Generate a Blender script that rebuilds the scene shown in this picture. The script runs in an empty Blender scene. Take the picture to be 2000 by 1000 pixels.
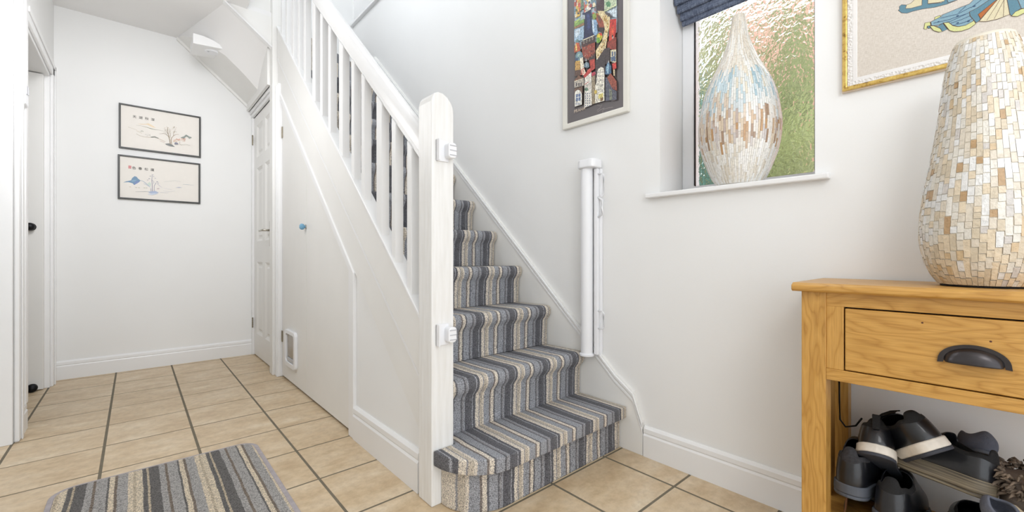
import bpy, bmesh, math, random
from mathutils import Vector, Matrix, Euler
random.seed(7)
C = bpy.context.scene.collection
SC = bpy.context.scene
PI = math.pi
# ------------------------------------------------------------------ camera, world, added fill lights, exposure
F, A, CY, HC = 829.79, 0.725767, 497.26, 0.84
cam = bpy.data.cameras.new('camera'); co = bpy.data.objects.new('camera', cam); C.objects.link(co)
cam.sensor_width = 36; cam.lens = F / 2000 * 36; cam.shift_y = -(500 - CY) / 2000
cam.clip_start = 0.02
co.location = (0, 0, HC); co.rotation_euler = (PI / 2, 0, -A)
SC.camera = co
w = bpy.data.worlds.new('overcast'); SC.world = w; w.use_nodes = True
bg = w.node_tree.nodes['Background']; bg.inputs[0].default_value = (0.90, 0.95, 1.0, 1); bg.inputs[1].default_value = 1.25
def area(name, loc, rot, sx, sy, p, col=(1, 1, 1)):
    l = bpy.data.lights.new(name, 'AREA'); l.shape = 'RECTANGLE'; l.size = sx; l.size_y = sy; l.energy = p; l.color = col
    o = bpy.data.objects.new(name, l); C.objects.link(o); o.location = loc; o.rotation_euler = rot
    return o
def fill_point(name, loc, p, rad, col=(1, 1, 1)):
    l = bpy.data.lights.new(name, 'POINT'); l.energy = p; l.shadow_soft_size = rad; l.color = col
    o = bpy.data.objects.new(name, l); C.objects.link(o); o.location = loc
fill_point('fill_light', (-0.04, 2.42, 1.72), 9.0, .28, (.97, .98, 1))  # unseen fill light added to lift hall walls and ceiling
fill_point('side_fill', (-1.25, 2.0, 1.9), 1.5, .3, (.98, .99, 1))  # invented fill beyond the left opening, softens the stair side
sp = bpy.data.lights.new('fill_spot', 'SPOT'); sp.energy = 31; sp.spot_size = math.radians(76); sp.spot_blend = 1.0; sp.shadow_soft_size = .25; sp.color = (.97, .98, 1)  # added spot out of view, brightens only the back wall
so_ = bpy.data.objects.new('fill_spot', sp); C.objects.link(so_); so_.location = (.05, 2.15, 2.28); so_.rotation_euler = (Vector((.12, 4.15, 1.30)) - Vector((.05, 2.15, 2.28))).to_track_quat('-Z', 'Y').to_euler()
fill_point('fill_light', (0.4, -0.55, 1.85), 10, .25, (.98, .99, 1))  # added fill behind the camera for the near wall and newel
fill_point('fill_light', (0.5, 2.6, 4.0), 12, .3, (.94, .97, 1))  # invented fill above the stairwell, evens out the upper walls
SC.view_settings.view_transform = 'Standard'; SC.view_settings.look = 'None'
SC.view_settings.exposure = 0.90; SC.view_settings.gamma = 1.0; SC.view_settings.use_curve_mapping = False

# ------------------------------------------------------------------ helpers
def lin(c):
    return tuple((x / 255 / 12.92 if x / 255 <= .04045 else ((x / 255 + .055) / 1.055) ** 2.4) for x in c)
def ray(px, py):
    l = (px - 1000) / F
    return (l * math.cos(A) + math.sin(A), -l * math.sin(A) + math.cos(A), (CY - py) / F)
def on_x(px, py, X):           # point of the wall plane x = X (used to lay out flat art on its wall)
    r = ray(px, py); t = X / r[0]; return Vector((X, t * r[1], HC + t * r[2]))
def on_y(px, py, Y):
    r = ray(px, py); t = Y / r[1]; return Vector((t * r[0], Y, HC + t * r[2]))

class NT:
    def __init__(s, name):
        s.m = bpy.data.materials.new(name); s.m.use_nodes = True; s.t = s.m.node_tree; s.n = s.t.nodes
        s.p = s.n['Principled BSDF']
    def N(s, typ, **k):
        n = s.n.new(typ)
        for a, b in k.items():
            if a.startswith('i_'):
                key = a[2:]; key = int(key) if key.isdigit() else key.replace('_', ' ')
                n.inputs[key].default_value = b
            else: setattr(n, a, b)
        return n
    def L(s, a, b): s.t.links.new(a, b)
    def set(s, **k):
        for a, b in k.items(): s.p.inputs[a.replace('_', ' ')].default_value = b
    def bump(s, h, strength=.3, dist=.01, normal=None):
        b = s.N('ShaderNodeBump'); b.inputs['Strength'].default_value = strength; b.inputs['Distance'].default_value = dist
        s.L(h, b.inputs['Height']); s.L(b.outputs[0], s.p.inputs['Normal']); return b
    def coords(s, scale=(1, 1, 1), rnd=False, loc=(0, 0, 0)):
        tc = s.N('ShaderNodeTexCoord'); o = tc.outputs['Object']
        if rnd:
            oi = s.N('ShaderNodeObjectInfo'); mu = s.N('ShaderNodeMath', operation='MULTIPLY'); mu.inputs[1].default_value = 57.0
            s.L(oi.outputs['Random'], mu.inputs[0]); ad = s.N('ShaderNodeVectorMath', operation='ADD')
            s.L(o, ad.inputs[0]); s.L(mu.outputs[0], ad.inputs[1]); o = ad.outputs[0]
        mp = s.N('ShaderNodeMapping'); mp.inputs['Scale'].default_value = scale; mp.inputs['Location'].default_value = loc
        s.L(o, mp.inputs[0]); return mp.outputs[0]
    def noise(s, vec, scale, detail=3, rough=.5):
        n = s.N('ShaderNodeTexNoise'); n.inputs['Scale'].default_value = scale; n.inputs['Detail'].default_value = detail
        n.inputs['Roughness'].default_value = rough; s.L(vec, n.inputs['Vector']); return n.outputs[0]
    def ramp(s, fac, stops, interp='LINEAR'):
        r = s.N('ShaderNodeValToRGB'); cr = r.color_ramp; cr.interpolation = interp
        while len(cr.elements) < len(stops): cr.elements.new(.5)
        for e, (p, c) in zip(cr.elements, stops): e.position = p; e.color = (*c[:3], 1)
        s.L(fac, r.inputs[0]); return r.outputs[0]
    def mix(s, fac, a, b, mode='MIX'):
        m = s.N('ShaderNodeMix', data_type='RGBA', blend_type=mode)
        if isinstance(fac, float): m.inputs[0].default_value = fac
        else: s.L(fac, m.inputs[0])
        for sock, v in ((m.inputs[6], a), (m.inputs[7], b)):
            if isinstance(v, tuple): sock.default_value = (*v[:3], 1)
            else: s.L(v, sock)
        return m.outputs[2]
    def col(s, o): s.L(o, s.p.inputs['Base Color'])

def plain(name, rgb, rough=.5, metal=0, noise=.04, nscale=8, bump=0, bscale=200, coat=0):
    t = NT(name); v = t.coords(); c = lin(rgb)
    n = t.noise(v, nscale)
    t.col(t.ramp(n, [(.3, tuple(x * (1 - noise) for x in c)), (.7, tuple(min(1, x * (1 + noise)) for x in c))]))
    t.set(Roughness=rough, Metallic=metal, Coat_Weight=coat)
    if bump: t.bump(t.noise(v, bscale, 2), bump, .002)
    return t.m
WALL = plain('painted_wall', (240, 240, 239), .75, 0, .012, 2, .08, 120)
CEIL = plain('painted_ceiling', (240, 239, 238), .85, 0, .01, 2, .05, 90)
GLOSS = plain('white_gloss_paint', (240, 240, 240), .32, 0, .012, 5, .04, 40)
GLOSS2 = plain('white_satin_paint', (238, 237, 234), .45, 0, .02, 3, .04, 30)
def newel_mat():
    t = NT('grained_white_paint'); v = t.coords((30, 30, 2.2)); n = t.noise(v, 3, 4)
    t.col(t.ramp(n, [(.3, lin((232, 231, 228))), (.7, lin((242, 242, 241)))])); t.set(Roughness=.35); t.bump(n, .35, .002); return t.m
NEWEL = newel_mat()
PLASTIC = plain('white_plastic', (240, 241, 244), .3, 0, .01)
GREYP = plain('grey_plastic', (190, 191, 196), .4, 0, .02)
BLACKM = plain('black_metal', (22, 24, 28), .4, .6, .1)
STEEL = plain('brushed_steel', (190, 186, 176), .3, .9, .05)
BRASSY = plain('worn_hinge_metal', (150, 142, 125), .4, .8, .15, 60)
PEWTER = plain('dark_pewter', (66, 63, 64), .3, .85, .2, 20)
BLACKF = plain('black_frame', (44, 44, 42), .4, 0, .08)
DARK = plain('shadowed_cupboard_inside', (150, 140, 125), .8)
GROUT = plain('grout', (116, 108, 92), .9, 0, .1, 20)
RUBBER = plain('black_felt', (20, 20, 22), .9)

CREAM = lin((214, 205, 192)); BEI = lin((190, 180, 165)); LG = lin((166, 167, 173)); MG = lin((146, 145, 148)); DG = lin((104, 104, 108)); BR = lin((124, 115, 109)); BK = lin((98, 98, 103)); BG = lin((155, 157, 163))
def stripes(name, period, offset, table, tint=1.0, warp=.006):
    t = NT(name); v = t.coords()
    sp = t.N('ShaderNodeSeparateXYZ'); t.L(v, sp.inputs[0])
    nz = t.noise(v, 9, 3)
    s1 = t.N('ShaderNodeMath', operation='SUBTRACT'); t.L(nz, s1.inputs[0]); s1.inputs[1].default_value = .5
    s2 = t.N('ShaderNodeMath', operation='MULTIPLY'); t.L(s1.outputs[0], s2.inputs[0]); s2.inputs[1].default_value = warp * 2
    nf = t.noise(v, 330, 1)
    s1b = t.N('ShaderNodeMath', operation='SUBTRACT'); t.L(nf, s1b.inputs[0]); s1b.inputs[1].default_value = .5
    s2b = t.N('ShaderNodeMath', operation='MULTIPLY_ADD'); t.L(s1b.outputs[0], s2b.inputs[0]); s2b.inputs[1].default_value = .007; t.L(s2.outputs[0], s2b.inputs[2])
    a = t.N('ShaderNodeMath', operation='ADD'); t.L(sp.outputs[0], a.inputs[0]); t.L(s2b.outputs[0], a.inputs[1])
    b = t.N('ShaderNodeMath', operation='SUBTRACT'); t.L(a.outputs[0], b.inputs[0]); b.inputs[1].default_value = offset
    c = t.N('ShaderNodeMath', operation='DIVIDE'); t.L(b.outputs[0], c.inputs[0]); c.inputs[1].default_value = period
    d = t.N('ShaderNodeMath', operation='FRACT'); t.L(c.outputs[0], d.inputs[0])
    col = t.ramp(d.outputs[0], [(p, tuple(x * tint for x in cc)) for p, cc in table], 'CONSTANT')
    sn = t.noise(v, 300, 2, .75)
    spk = t.ramp(sn, [(.36, (.34, .34, .34)), (.5, (1, 1, 1)), (.66, (1.45, 1.45, 1.45))])
    t.col(t.mix(1.0, col, spk, 'MULTIPLY'))
    t.set(Roughness=.95); t.bump(t.noise(v, 260, 3, .7), .9, .006); return t.m
STAIR_TAB = [(0, BK), (.1, DG), (.17, LG), (.19, BK), (.25, CREAM), (.33, MG), (.35, BEI), (.42, CREAM), (.46, BG), (.60, BR), (.635, CREAM), (.71, DG), (.745, BG), (.9, DG), (.93, MG), (.97, BG)]
STAIRC = stripes('striped_stair_carpet', .193, .892, STAIR_TAB, 1.22)
RUG_TAB = [(0, DG), (.06, BEI), (.09, DG), (.24, LG), (.33, BR), (.37, LG), (.52, DG), (.55, CREAM), (.62, BR), (.66, LG), (.80, CREAM), (.87, BEI), (.91, CREAM)]
RUGT = [(p, tuple(min(1, x * k) for x, k in zip(c, (1.16, 1.1, .98)))) for p, c in RUG_TAB]
RUG = stripes('striped_rug_pile', .198, .021 - .09, RUGT, .95, .004)
RUGEDGE = plain('rug_binding', (172, 165, 168), .9, 0, .1, 60, .6, 300)

def tile_mat():
    t = NT('travertine_tile'); v = t.coords((1, 1, 1), True)
    vs = t.coords((1.6, 3.2, 1), True)
    n1 = t.noise(vs, 3.5, 6, .62); n2 = t.noise(v, 34, 4, .7)
    c1 = t.ramp(n1, [(.28, lin((192, 166, 132))), (.45, lin((207, 184, 151))), (.60, lin((216, 196, 167))), (.75, lin((226, 211, 187)))])
    c2 = t.ramp(n2, [(.3, (.86, .84, .80)), (.6, (1.04, 1.04, 1.03))])
    t.col(t.mix(1.0, c1, c2, 'MULTIPLY')); t.set(Roughness=.38); t.bump(n2, .12, .002); return t.m
TILE = tile_mat()

def oak(name, scale):
    t = NT(name); v = t.coords(scale, True)
    n1 = t.noise(v, 2.2, 3, .55)
    wv = t.N('ShaderNodeMath', operation='MULTIPLY'); t.L(n1, wv.inputs[0]); wv.inputs[1].default_value = 34
    fr = t.N('ShaderNodeMath', operation='PINGPONG'); t.L(wv.outputs[0], fr.inputs[0]); fr.inputs[1].default_value = 1.0
    c1 = t.ramp(fr.outputs[0], [(0, lin((176, 128, 58))), (.3, lin((190, 143, 70))), (1, lin((198, 151, 78)))])
    v2 = t.coords(tuple(s * (10 if s > 2 else 1.5) for s in scale), True)
    n2 = t.noise(v2, 9, 3, .6)
    c2 = t.ramp(n2, [(.35, (.86, .83, .78)), (.6, (1.04, 1.04, 1.04))])
    t.col(t.mix(1.0, c1, c2, 'MULTIPLY')); t.set(Roughness=.38, Coat_Weight=.15, Coat_Roughness=.25); t.bump(n2, .12, .001); return t.m
OAK_Y = oak('oak_grain_along', (4.5, .9, 4.5)); OAK_Z = oak('oak_grain_upright', (4.5, 4.5, .9)); OAK_X = oak('oak_grain_across', (.9, 4.5, 4.5))

def vcol(name, rough=.6, var=.12, vscale=60, coat=0, bump=0, spec=.5):
    t = NT(name); at = t.N('ShaderNodeVertexColor', layer_name='Col'); v = t.coords()
    n = t.noise(v, vscale, 4, .6)
    t.col(t.mix(1.0, at.outputs[0], t.ramp(n, [(.3, (1 - var,) * 3), (.7, (1 + var,) * 3)]), 'MULTIPLY'))
    t.set(Roughness=rough, Coat_Weight=coat, Specular_IOR_Level=spec)
    if bump: t.bump(n, bump, .002)
    return t.m
PRINT = vcol('printed_ink', .45, .05, 200)
PAINTING = vcol('painterly_print', .35, .55, 150, .6)
STITCH = vcol('embroidery', .8, .10, 500, 0, .4)
NACRE = vcol('mother_of_pearl_strip', .2, .14, 160, .5, .3)

class B:
    """collects verts/faces in world coordinates, links them as one mesh object"""
    def __init__(s): s.v = []; s.f = []; s.c = []; s.mi = []
    def add(s, vs, fs, col=None, mi=0):
        o = len(s.v); s.v += [Vector(x) for x in vs]; s.f += [tuple(i + o for i in f) for f in fs]; s.c += [col] * len(fs); s.mi += [mi] * len(fs)
        return s
    def box(s, x0, x1, y0, y1, z0, z1, col=None):
        return s.add([(x0, y0, z0), (x1, y0, z0), (x1, y1, z0), (x0, y1, z0), (x0, y0, z1), (x1, y0, z1), (x1, y1, z1), (x0, y1, z1)],
                     [(0, 3, 2, 1), (4, 5, 6, 7), (0, 1, 5, 4), (1, 2, 6, 5), (2, 3, 7, 6), (3, 0, 4, 7)], col)
    def prism(s, poly, axis, a, b, col=None):      # poly of 2D points, extruded along axis from a to b
        def P(p, t): return {'x': (t, p[0], p[1]), 'y': (p[0], t, p[1]), 'z': (p[0], p[1], t)}[axis]
        n = len(poly)
        return s.add([P(p, a) for p in poly] + [P(p, b) for p in poly],
                     [tuple(range(n))[::-1], tuple(range(n, 2 * n))] + [(i, (i + 1) % n, (i + 1) % n + n, i + n) for i in range(n)], col)
    def lathe(s, prof, c, seg=40, axis='z', col=None):     # prof: (radius, height)
        vs = []; fs = []
        for r, h in prof:
            for k in range(seg):
                t = 2 * PI * k / seg; a, b = r * math.cos(t), r * math.sin(t)
                vs.append({'z': (c[0] + a, c[1] + b, c[2] + h), 'x': (c[0] + h, c[1] + a, c[2] + b), 'y': (c[0] + a, c[1] + h, c[2] + b)}[axis])
        n = len(prof)
        for i in range(n - 1):
            for k in range(seg): fs.append((i * seg + k, i * seg + (k + 1) % seg, (i + 1) * seg + (k + 1) % seg, (i + 1) * seg + k))
        if prof[0][0] > 1e-6: fs.append(tuple(range(seg))[::-1])
        if prof[-1][0] > 1e-6: fs.append(tuple((n - 1) * seg + k for k in range(seg)))
        return s.add(vs, fs, col)
    def tube(s, pts, r, seg=8, col=None):
        pts = [Vector(p) for p in pts]; vs = []; fs = []
        for i, p in enumerate(pts):
            d = (pts[min(i + 1, len(pts) - 1)] - pts[max(i - 1, 0)]).normalized()
            u = d.cross(Vector((0, 0, 1)));  u = u.normalized() if u.length > .05 else d.cross(Vector((1, 0, 0))).normalized()
            w_ = d.cross(u); rr = r[i] if isinstance(r, (list, tuple)) else r
            for k in range(seg): t = 2 * PI * k / seg; vs.append(p + (u * math.cos(t) + w_ * math.sin(t)) * rr)
        for i in range(len(pts) - 1):
            for k in range(seg): fs.append((i * seg + k, i * seg + (k + 1) % seg, (i + 1) * seg + (k + 1) % seg, (i + 1) * seg + k))
        fs += [tuple(range(seg))[::-1], tuple((len(pts) - 1) * seg + k for k in range(seg))]
        return s.add(vs, fs, col)
    def build(s, name, mat, parent=None, bevel=0, smooth=False, sub=0, solid=0, segs=2, mat_world=None, weld=0):
        me = bpy.data.meshes.new(name)
        inv = Matrix.Identity(4)
        if parent is not None: inv = wmat(parent).inverted()
        if mat_world is not None: vs = [mat_world @ v for v in s.v]
        else: vs = s.v
        me.from_pydata([tuple(inv @ v) for v in vs], [], s.f)
        for m in (mat if isinstance(mat, list) else [mat]): me.materials.append(m)
        if any(c is not None for c in s.c):
            ca = me.color_attributes.new('Col', 'FLOAT_COLOR', 'CORNER')
            for p in me.polygons:
                c = s.c[p.index] or (1, 1, 1)
                for li in p.loop_indices: ca.data[li].color = (*c[:3], 1)
        for p in me.polygons: p.material_index = s.mi[p.index]
        bm = bmesh.new(); bm.from_mesh(me)
        if weld: bmesh.ops.remove_doubles(bm, verts=bm.verts, dist=weld)
        bmesh.ops.recalc_face_normals(bm, faces=bm.faces); bm.to_mesh(me); bm.free()
        if smooth:
            for p in me.polygons: p.use_smooth = True
            if smooth == 'auto': me.set_sharp_from_angle(angle=math.radians(40))
        o = bpy.data.objects.new(name, me); C.objects.link(o)
        if parent is not None: o.parent = parent
        if solid: m = o.modifiers.new('solid', 'SOLIDIFY'); m.thickness = solid
        if bevel: m = o.modifiers.new('bevel', 'BEVEL'); m.width = bevel; m.segments = segs; m.limit_method = 'ANGLE'; m.angle_limit = .6
        if sub: m = o.modifiers.new('sub', 'SUBSURF'); m.levels = m.render_levels = sub
        return o
WM = {}
def wmat(o):
    if o.name in WM: return WM[o.name]
    m = Matrix.Translation(o.location) @ o.rotation_euler.to_matrix().to_4x4()
    if o.parent: m = wmat(o.parent) @ m
    return m
def tag(o, label=None, cat=None, group=None, kind=None):
    if label: o['label'] = label
    if cat: o['category'] = cat
    if group: o['group'] = group
    if kind: o['kind'] = kind
    return o
def thing(name, label, cat, loc, rot=(0, 0, 0), group=None):
    o = bpy.data.objects.new(name, None); C.objects.link(o); o.location = loc; o.rotation_euler = rot; o.empty_display_size = .05
    return tag(o, label, cat, group)
def struct(o, label=None, cat=None): return tag(o, label, cat, None, 'structure')
def decal(shapes, plane, name, mat, parent, base, step=.00012, sgn=-1):
    """flat print: polygons (list of (colour, [(a,b)...])) on plane 'x' or 'y' at base, later ones on top"""
    b = B()
    for i, (c, pts) in enumerate(shapes):
        t = base + sgn * step * (i + 1)
        vs = [((t, p[0], p[1]) if plane == 'x' else (p[0], t, p[1])) for p in pts]
        b.add(vs, [tuple(range(len(vs)))], lin(c))
    return b.build(name, mat, parent)

WX, BY, LX = 1.60, 4.15, -0.405      # right wall, back wall, left wall
K = 0.908
# ------------------------------------------------------------------ shell
fb = B().box(-1.9, 1.8, -1.6, 4.3, -.12, -.0012); floor = struct(fb.build('floor', GROUT), 'beige square stone-look tiles with dark grout across the hall floor', 'floor')
xs = [-1.95 + .0, -1.643, -1.335, -1.026, -.717, -.408, -.1008, .2075, .517, .83, 1.146, 1.462, 1.60]
xs[0] = -1.9
ys = [3.793 - .3031 * k for k in range(-2, 18)]; ys[0] = 4.15; ys = sorted(set(round(y, 4) for y in ys if y > -1.6)); 
TM = {}
for i in range(len(xs) - 1):
    for j in range(len(ys) - 1):
        x0, x1, y0, y1 = xs[i], xs[i + 1], ys[j], ys[j + 1]
        if x0 > .8 and y0 > 1.35: continue
        if x1 < -1.0 and y0 < 1.5: continue
        gx, gy = .0048, .0046
        dx, dy = round((x1 - x0) / 2 - gx, 3), round((y1 - y0) / 2 - gy, 3)
        if dx < .01 or dy < .01: continue
        key = (dx, dy)
        if key not in TM:
            o = B().box(-dx, dx, -dy, dy, -.004, 0).build('tile', TILE, None, .0018, segs=1); TM[key] = o.data; C.objects.unlink(o); bpy.data.objects.remove(o)
        o = bpy.data.objects.new('tile', TM[key]); C.objects.link(o); o.parent = floor
        o.location = ((x0 + x1) / 2, (y0 + y1) / 2, random.uniform(-.0004, .0003))
        m = o.modifiers.new('bevel', 'BEVEL'); m.width = .0009; m.segments = 1

def wall_rects(rects, axis, a, b):
    w_ = B()
    for (u0, u1, z0, z1) in rects:
        if axis == 'x': w_.box(a, b, u0, u1, z0, z1)
        else: w_.box(u0, u1, a, b, z0, z1)
    return w_
W1 = (.367, .895, 1.09, 2.12)      # window 1: y0,y1,z0,z1
W2 = (3.30, 4.125, 3.09, 4.25)
r = [(-1.6, W1[0], 0, 5.0), (W1[0], W1[1], 0, W1[2]), (W1[0], W1[1], W1[3], 5.0), (W1[1], W2[0], 0, 5.0), (W2[0], W2[1], 0, W2[2]), (W2[0], W2[1], W2[3], 5.0), (W2[1], 4.3, 0, 5.0)]
struct(wall_rects(r, 'x', WX, 1.87).build('wall_right', WALL))
struct(wall_rects([(-1.9, WX, 0, 5.0)], 'y', BY, 4.3).build('wall_back', WALL))
D0, D1 = 3.10, 3.965             # left doorway
struct(wall_rects([(-.5, 2.05, 0, 2.505), (2.05, 2.885, 2.0, 2.505), (2.885, D0, 0, 2.505), (D0, D1, 1.985, 2.505), (D1, BY, 0, 2.505)], 'x', LX - .115, LX).build('wall_left', WALL))  # nearest run is unseen, added to hold back sky light from the left
struct(wall_rects([(-1.9, LX - .115, 0, 2.505)], 'y', 2.885, 2.985).build('wall_left_return', WALL))
struct(B().box(-1.9, -1.8, -.5, BY, 0, 2.505).build('wall_light_blocker', WALL))  # unseen wall added to keep sky light off the left jamb
# hall ceiling with the stairwell opening
struct(B().box(-1.9, .565, -1.6, BY, 2.505, 2.74).box(.565, WX, -1.6, .75, 2.505, 2.74).box(.565, .80, 3.352, BY, 2.505, 2.54).build('ceiling', CEIL))
struct(B().box(-1.9, WX, -1.6, BY, 4.95, 5.05).build('ceiling_upper', CEIL))
struct(B().box(.45, 1.6, .6, .75, 2.74, 4.95).build('wall_landing', WALL))
# winder soffit over the panelled door
Bp = [(.240, 4.15, 2.506), (.268, 4.02, 2.482), (.327, 3.886, 2.43), (.405, 3.76, 2.361), (.49, 3.69, 2.286), (.569, 3.685, 2.215), (.62, 3.69, 2.17), (.70, 3.72, 2.10)]
Cp = [(.445, 3.352, 2.506), (.462, 3.354, 2.495), (.495, 3.356, 2.47), (.54, 3.358, 2.435), (.58, 3.36, 2.404), (.62, 3.363, 2.373), (.66, 3.366, 2.342), (.70, 3.37, 2.31)]
sb = B(); n = len(Bp); vs = []; NS = 6
for i in range(n):
    for k in range(NS + 1):
        t = k / NS; p = Vector(Bp[i]).lerp(Vector(Cp[i]), t); p.z += .03 * math.sin(PI * t) * (i / (n - 1)); vs.append(p)
fs = [(i * (NS + 1) + k, (i + 1) * (NS + 1) + k, (i + 1) * (NS + 1) + k + 1, i * (NS + 1) + k + 1) for i in range(n - 1) for k in range(NS)]
sb.add(vs, fs)
so = sb.build('trim_1', CEIL, None, 0, True); struct(so, 'curved plaster underside of the winding stair above the panelled door', 'stair soffit')
sl = B(); An = []
for i in range(n):
    x = Bp[i][0]; An.append((x, 4.15, 2.508 - (max(0, x - .239)) * .8885))
sl.add([*Bp, *An], [(i, i + 1, n + i + 1, n + i) for i in range(n - 1)])
sl.build('sloping_panel', GLOSS2, so, 0, False)
B().prism([(.239, 2.508), (.70, 2.0985), (.732, 2.0985 - .028), (.732, 2.045), (.70, 2.075), (.239, 2.485)], 'y', 4.128, 4.15).build('edge_bead', GLOSS2, so)
# string of the upper flight, in front of the soffit
B().prism([(.445, 2.508), (.72, 2.292), (.72, 2.505)], 'y', 3.345, 3.362).build('fascia', GLOSS2, so)
B().prism([(.44, 2.512), (.72, 2.297), (.72, 2.284), (.43, 2.508)], 'y', 3.332, 3.372).build('edge_moulding', GLOSS, so)
B().box(.70, .718, 3.40, 4.15, 2.045, 2.36).build('wall_panel', GLOSS2, so)
# skirtings
def skirt(name, axis, base, d, u0, u1, h=.125, top=None):
    # profile: thickness (out from wall) against height
    pr = [(0, 0), (.016, 0), (.016, h * .70), (.011, h * .76), (.014, h * .80), (.013, h * .92), (.004, h), (0, h)]
    poly = [(base + d * a_, z) for a_, z in pr]
    return struct(B().prism(poly, 'y' if axis == 'x' else 'x', u0, u1).build(name, GLOSS)) if axis == 'x' else struct(B().add([(u0, base + d * a_, z) for a_, z in pr] + [(u1, base + d * a_, z) for a_, z in pr],
             [tuple(range(8)), tuple(range(8, 16))] + [(i, (i + 1) % 8, (i + 1) % 8 + 8, i + 8) for i in range(8)]).build(name, GLOSS))
skirt('baseboard_right', 'x', WX, -1, -1.5, .962)
skirt('baseboard_back', 'y', BY, -1, LX + .0, .735)
skirt('baseboard_left', 'x', LX, 1, 2.975, D0)
skirt('baseboard_stair_side', 'x', .757, -1, 1.335, 1.93, .15)
# left doorways: architraves
def arch_strip(name, x0, x1, y0, y1, z0, z1): return struct(B().box(x0, x1, y0, y1, z0, z1).build(name, GLOSS, None, .004))
at_ = B().box(LX, LX + .018, 2.889, 2.955, 0, 2.5)
o = struct(at_.build('trim_2', GLOSS, None, .006), 'white moulded architrave at the left edge'); B().box(LX + .018, LX + .024, 2.925, 2.953, 0, 2.5).build('moulding', GLOSS, o, .002)
B().box(-1.2, LX, 2.868, 2.889, 0, 2.5).build('jamb_lining', GLOSS, o, .003)
o = struct(B().box(LX, LX + .016, D1, D1 + .07, 0, 2.055).box(LX, LX + .018, D0 - .05, D0, .125, 2.055).box(LX, LX + .016, D0 - .01, D1 + .07, 1.985, 2.055).build('trim_3', GLOSS, None, .005), 'white moulded architrave round the left doorway'); 
B().box(LX + .016, LX + .022, D1 + .042, D1 + .068, 0, 2.053).box(LX + .016, LX + .022, D0 + .012, D1 + .068, 2.027, 2.053).build('moulding', GLOSS, o, .002)
B().box(LX - .115, LX + .002, D1 - .02, D1 + .001, 0, 1.985).box(LX - .115, LX + .002, D0, D1, 1.965, 1.986).build('lining', GLOSS, o, .002)
# open door leaf of the left doorway
d = thing('door_1', 'white open door leaf in the left doorway with a round black knob', 'door', (-.46, D1 - .04, 0)); d['kind'] = 'structure'
B().box(-1.15, -.426, D1 - .062, D1 - .022, .006, 1.96).build('door_leaf', GLOSS2, d, .002)
k = B().lathe([(.0, -.052), (.012, -.05), (.021, -.042), (.024, -.032), (.021, -.022), (.012, -.014), (.010, -.006), (.024, -.005), (.024, 0)], (-.478, D1 - .062, 1.010), 24, 'y').build('door_knob', BLACKM, d, 0, True)
dsp = B().lathe([(.0, -.045), (.018, -.043), (.024, -.036), (.025, -.02), (.021, -.004), (.021, 0)], (-.470, D1 - .062, .026), 24, 'y').build('door_stop', BLACKM, None, 0, True)
tag(dsp, 'round black door stop by the floor at the left door', 'door stop')

# thermostat on the left wall
t = thing('thermostat', 'small white wall thermostat on the narrow left wall', 'thermostat', (LX, 3.06, 1.6))
B().box(LX, LX + .026, 2.960, 3.048, 1.535, 1.645).build('body', PLASTIC, t, .010, segs=3)
B().box(LX + .026, LX + .0282, 2.985, 3.012, 1.59, 1.63).build('display', GREYP, t)
B().box(LX + .026, LX + .0285, 3.024, 3.034, 1.595, 1.63).build('switch', GREYP, t)

# ------------------------------------------------------------------ stair side: panel, frame, cupboard doors, panelled door
def Zst(y): return 1.144 + K * (y - 1.9)       # top of string
def Zgr(y): return .940 + K * (y - 1.9)
def Zar(y): return .735 + K * (y - 1.9)        # cupboard frame upper line
def Zin(y): return .690 + K * (y - 1.9)
TOPY = 3.31
wss = B().prism([(1.315, 0), (1.935, 0), (1.935, Zar(1.935)), (1.315, Zar(1.315))], 'x', .757, .79)
struct(wss.build('wall_stair_side', WALL))
fr = B().prism([(1.925, 0), (1.925, Zar(1.925)), (TOPY, Zar(TOPY)), (TOPY, Zin(TOPY)), (1.985, Zin(1.985)), (1.985, 0)], 'x', .742, .775)
struct(fr.build('trim_4', GLOSS, None, .004), 'white sloping frame round the under-stair cupboard')
# under-stair cupboard
cup = thing('understair_cupboard', 'white two-leaf cupboard with sloping top built under the stairs', 'cupboard', (.77, 2.6, 0))
def leaf(y0, y1):
    return B().prism([(y0, .012), (y1, .012), (y1, Zin(y1) - .004), (y0, Zin(y0) - .004)], 'x', .759, .777).build('door', GLOSS2, cup, .0012, segs=1)
d1 = leaf(1.99, 2.688); d2 = leaf(2.692, 3.238)
def hinge(par, x, y, z, h=.075, mat=BRASSY, name='hinge'):
    b = B().lathe([(.0045, 0), (.0045, h)], (x, y, z - h / 2), 10)
    for q in (-.4, -.2, 0, .2, .4): b.lathe([(.0058, 0), (.0058, .004)], (x, y, z + q * h - .002), 10)
    b.box(x - .002, x + .001, y + .004, y + .018, z - h / 2, z + h / 2)
    return b.build(name, mat, par)
hinge(d1, .757, 1.993, .63); hinge(d1, .757, 1.993, .275); 
for zz in (.28, 1.68): hinge(d2, .756, 3.226, zz)
kb = B().lathe([(0, -.036), (.010, -.035), (.0165, -.030), (.019, -.022), (.0165, -.013), (.008, -.008), (.008, -.003), (.012, 0)], (.759, 2.70, 1.005), 12, 'x')
GL = NT('blue_glass'); GL.set(Base_Color=(*lin((130, 190, 225)), 1), Roughness=.06, Transmission_Weight=.35, IOR=1.5, Coat_Weight=.5)
kb.build('knob', GL.m, d1, 0, False); 
B().lathe([(.014, -.004), (.014, 0)], (.759, 2.70, 1.005), 20, 'x').build('knob_plate', STEEL, d1)
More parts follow.
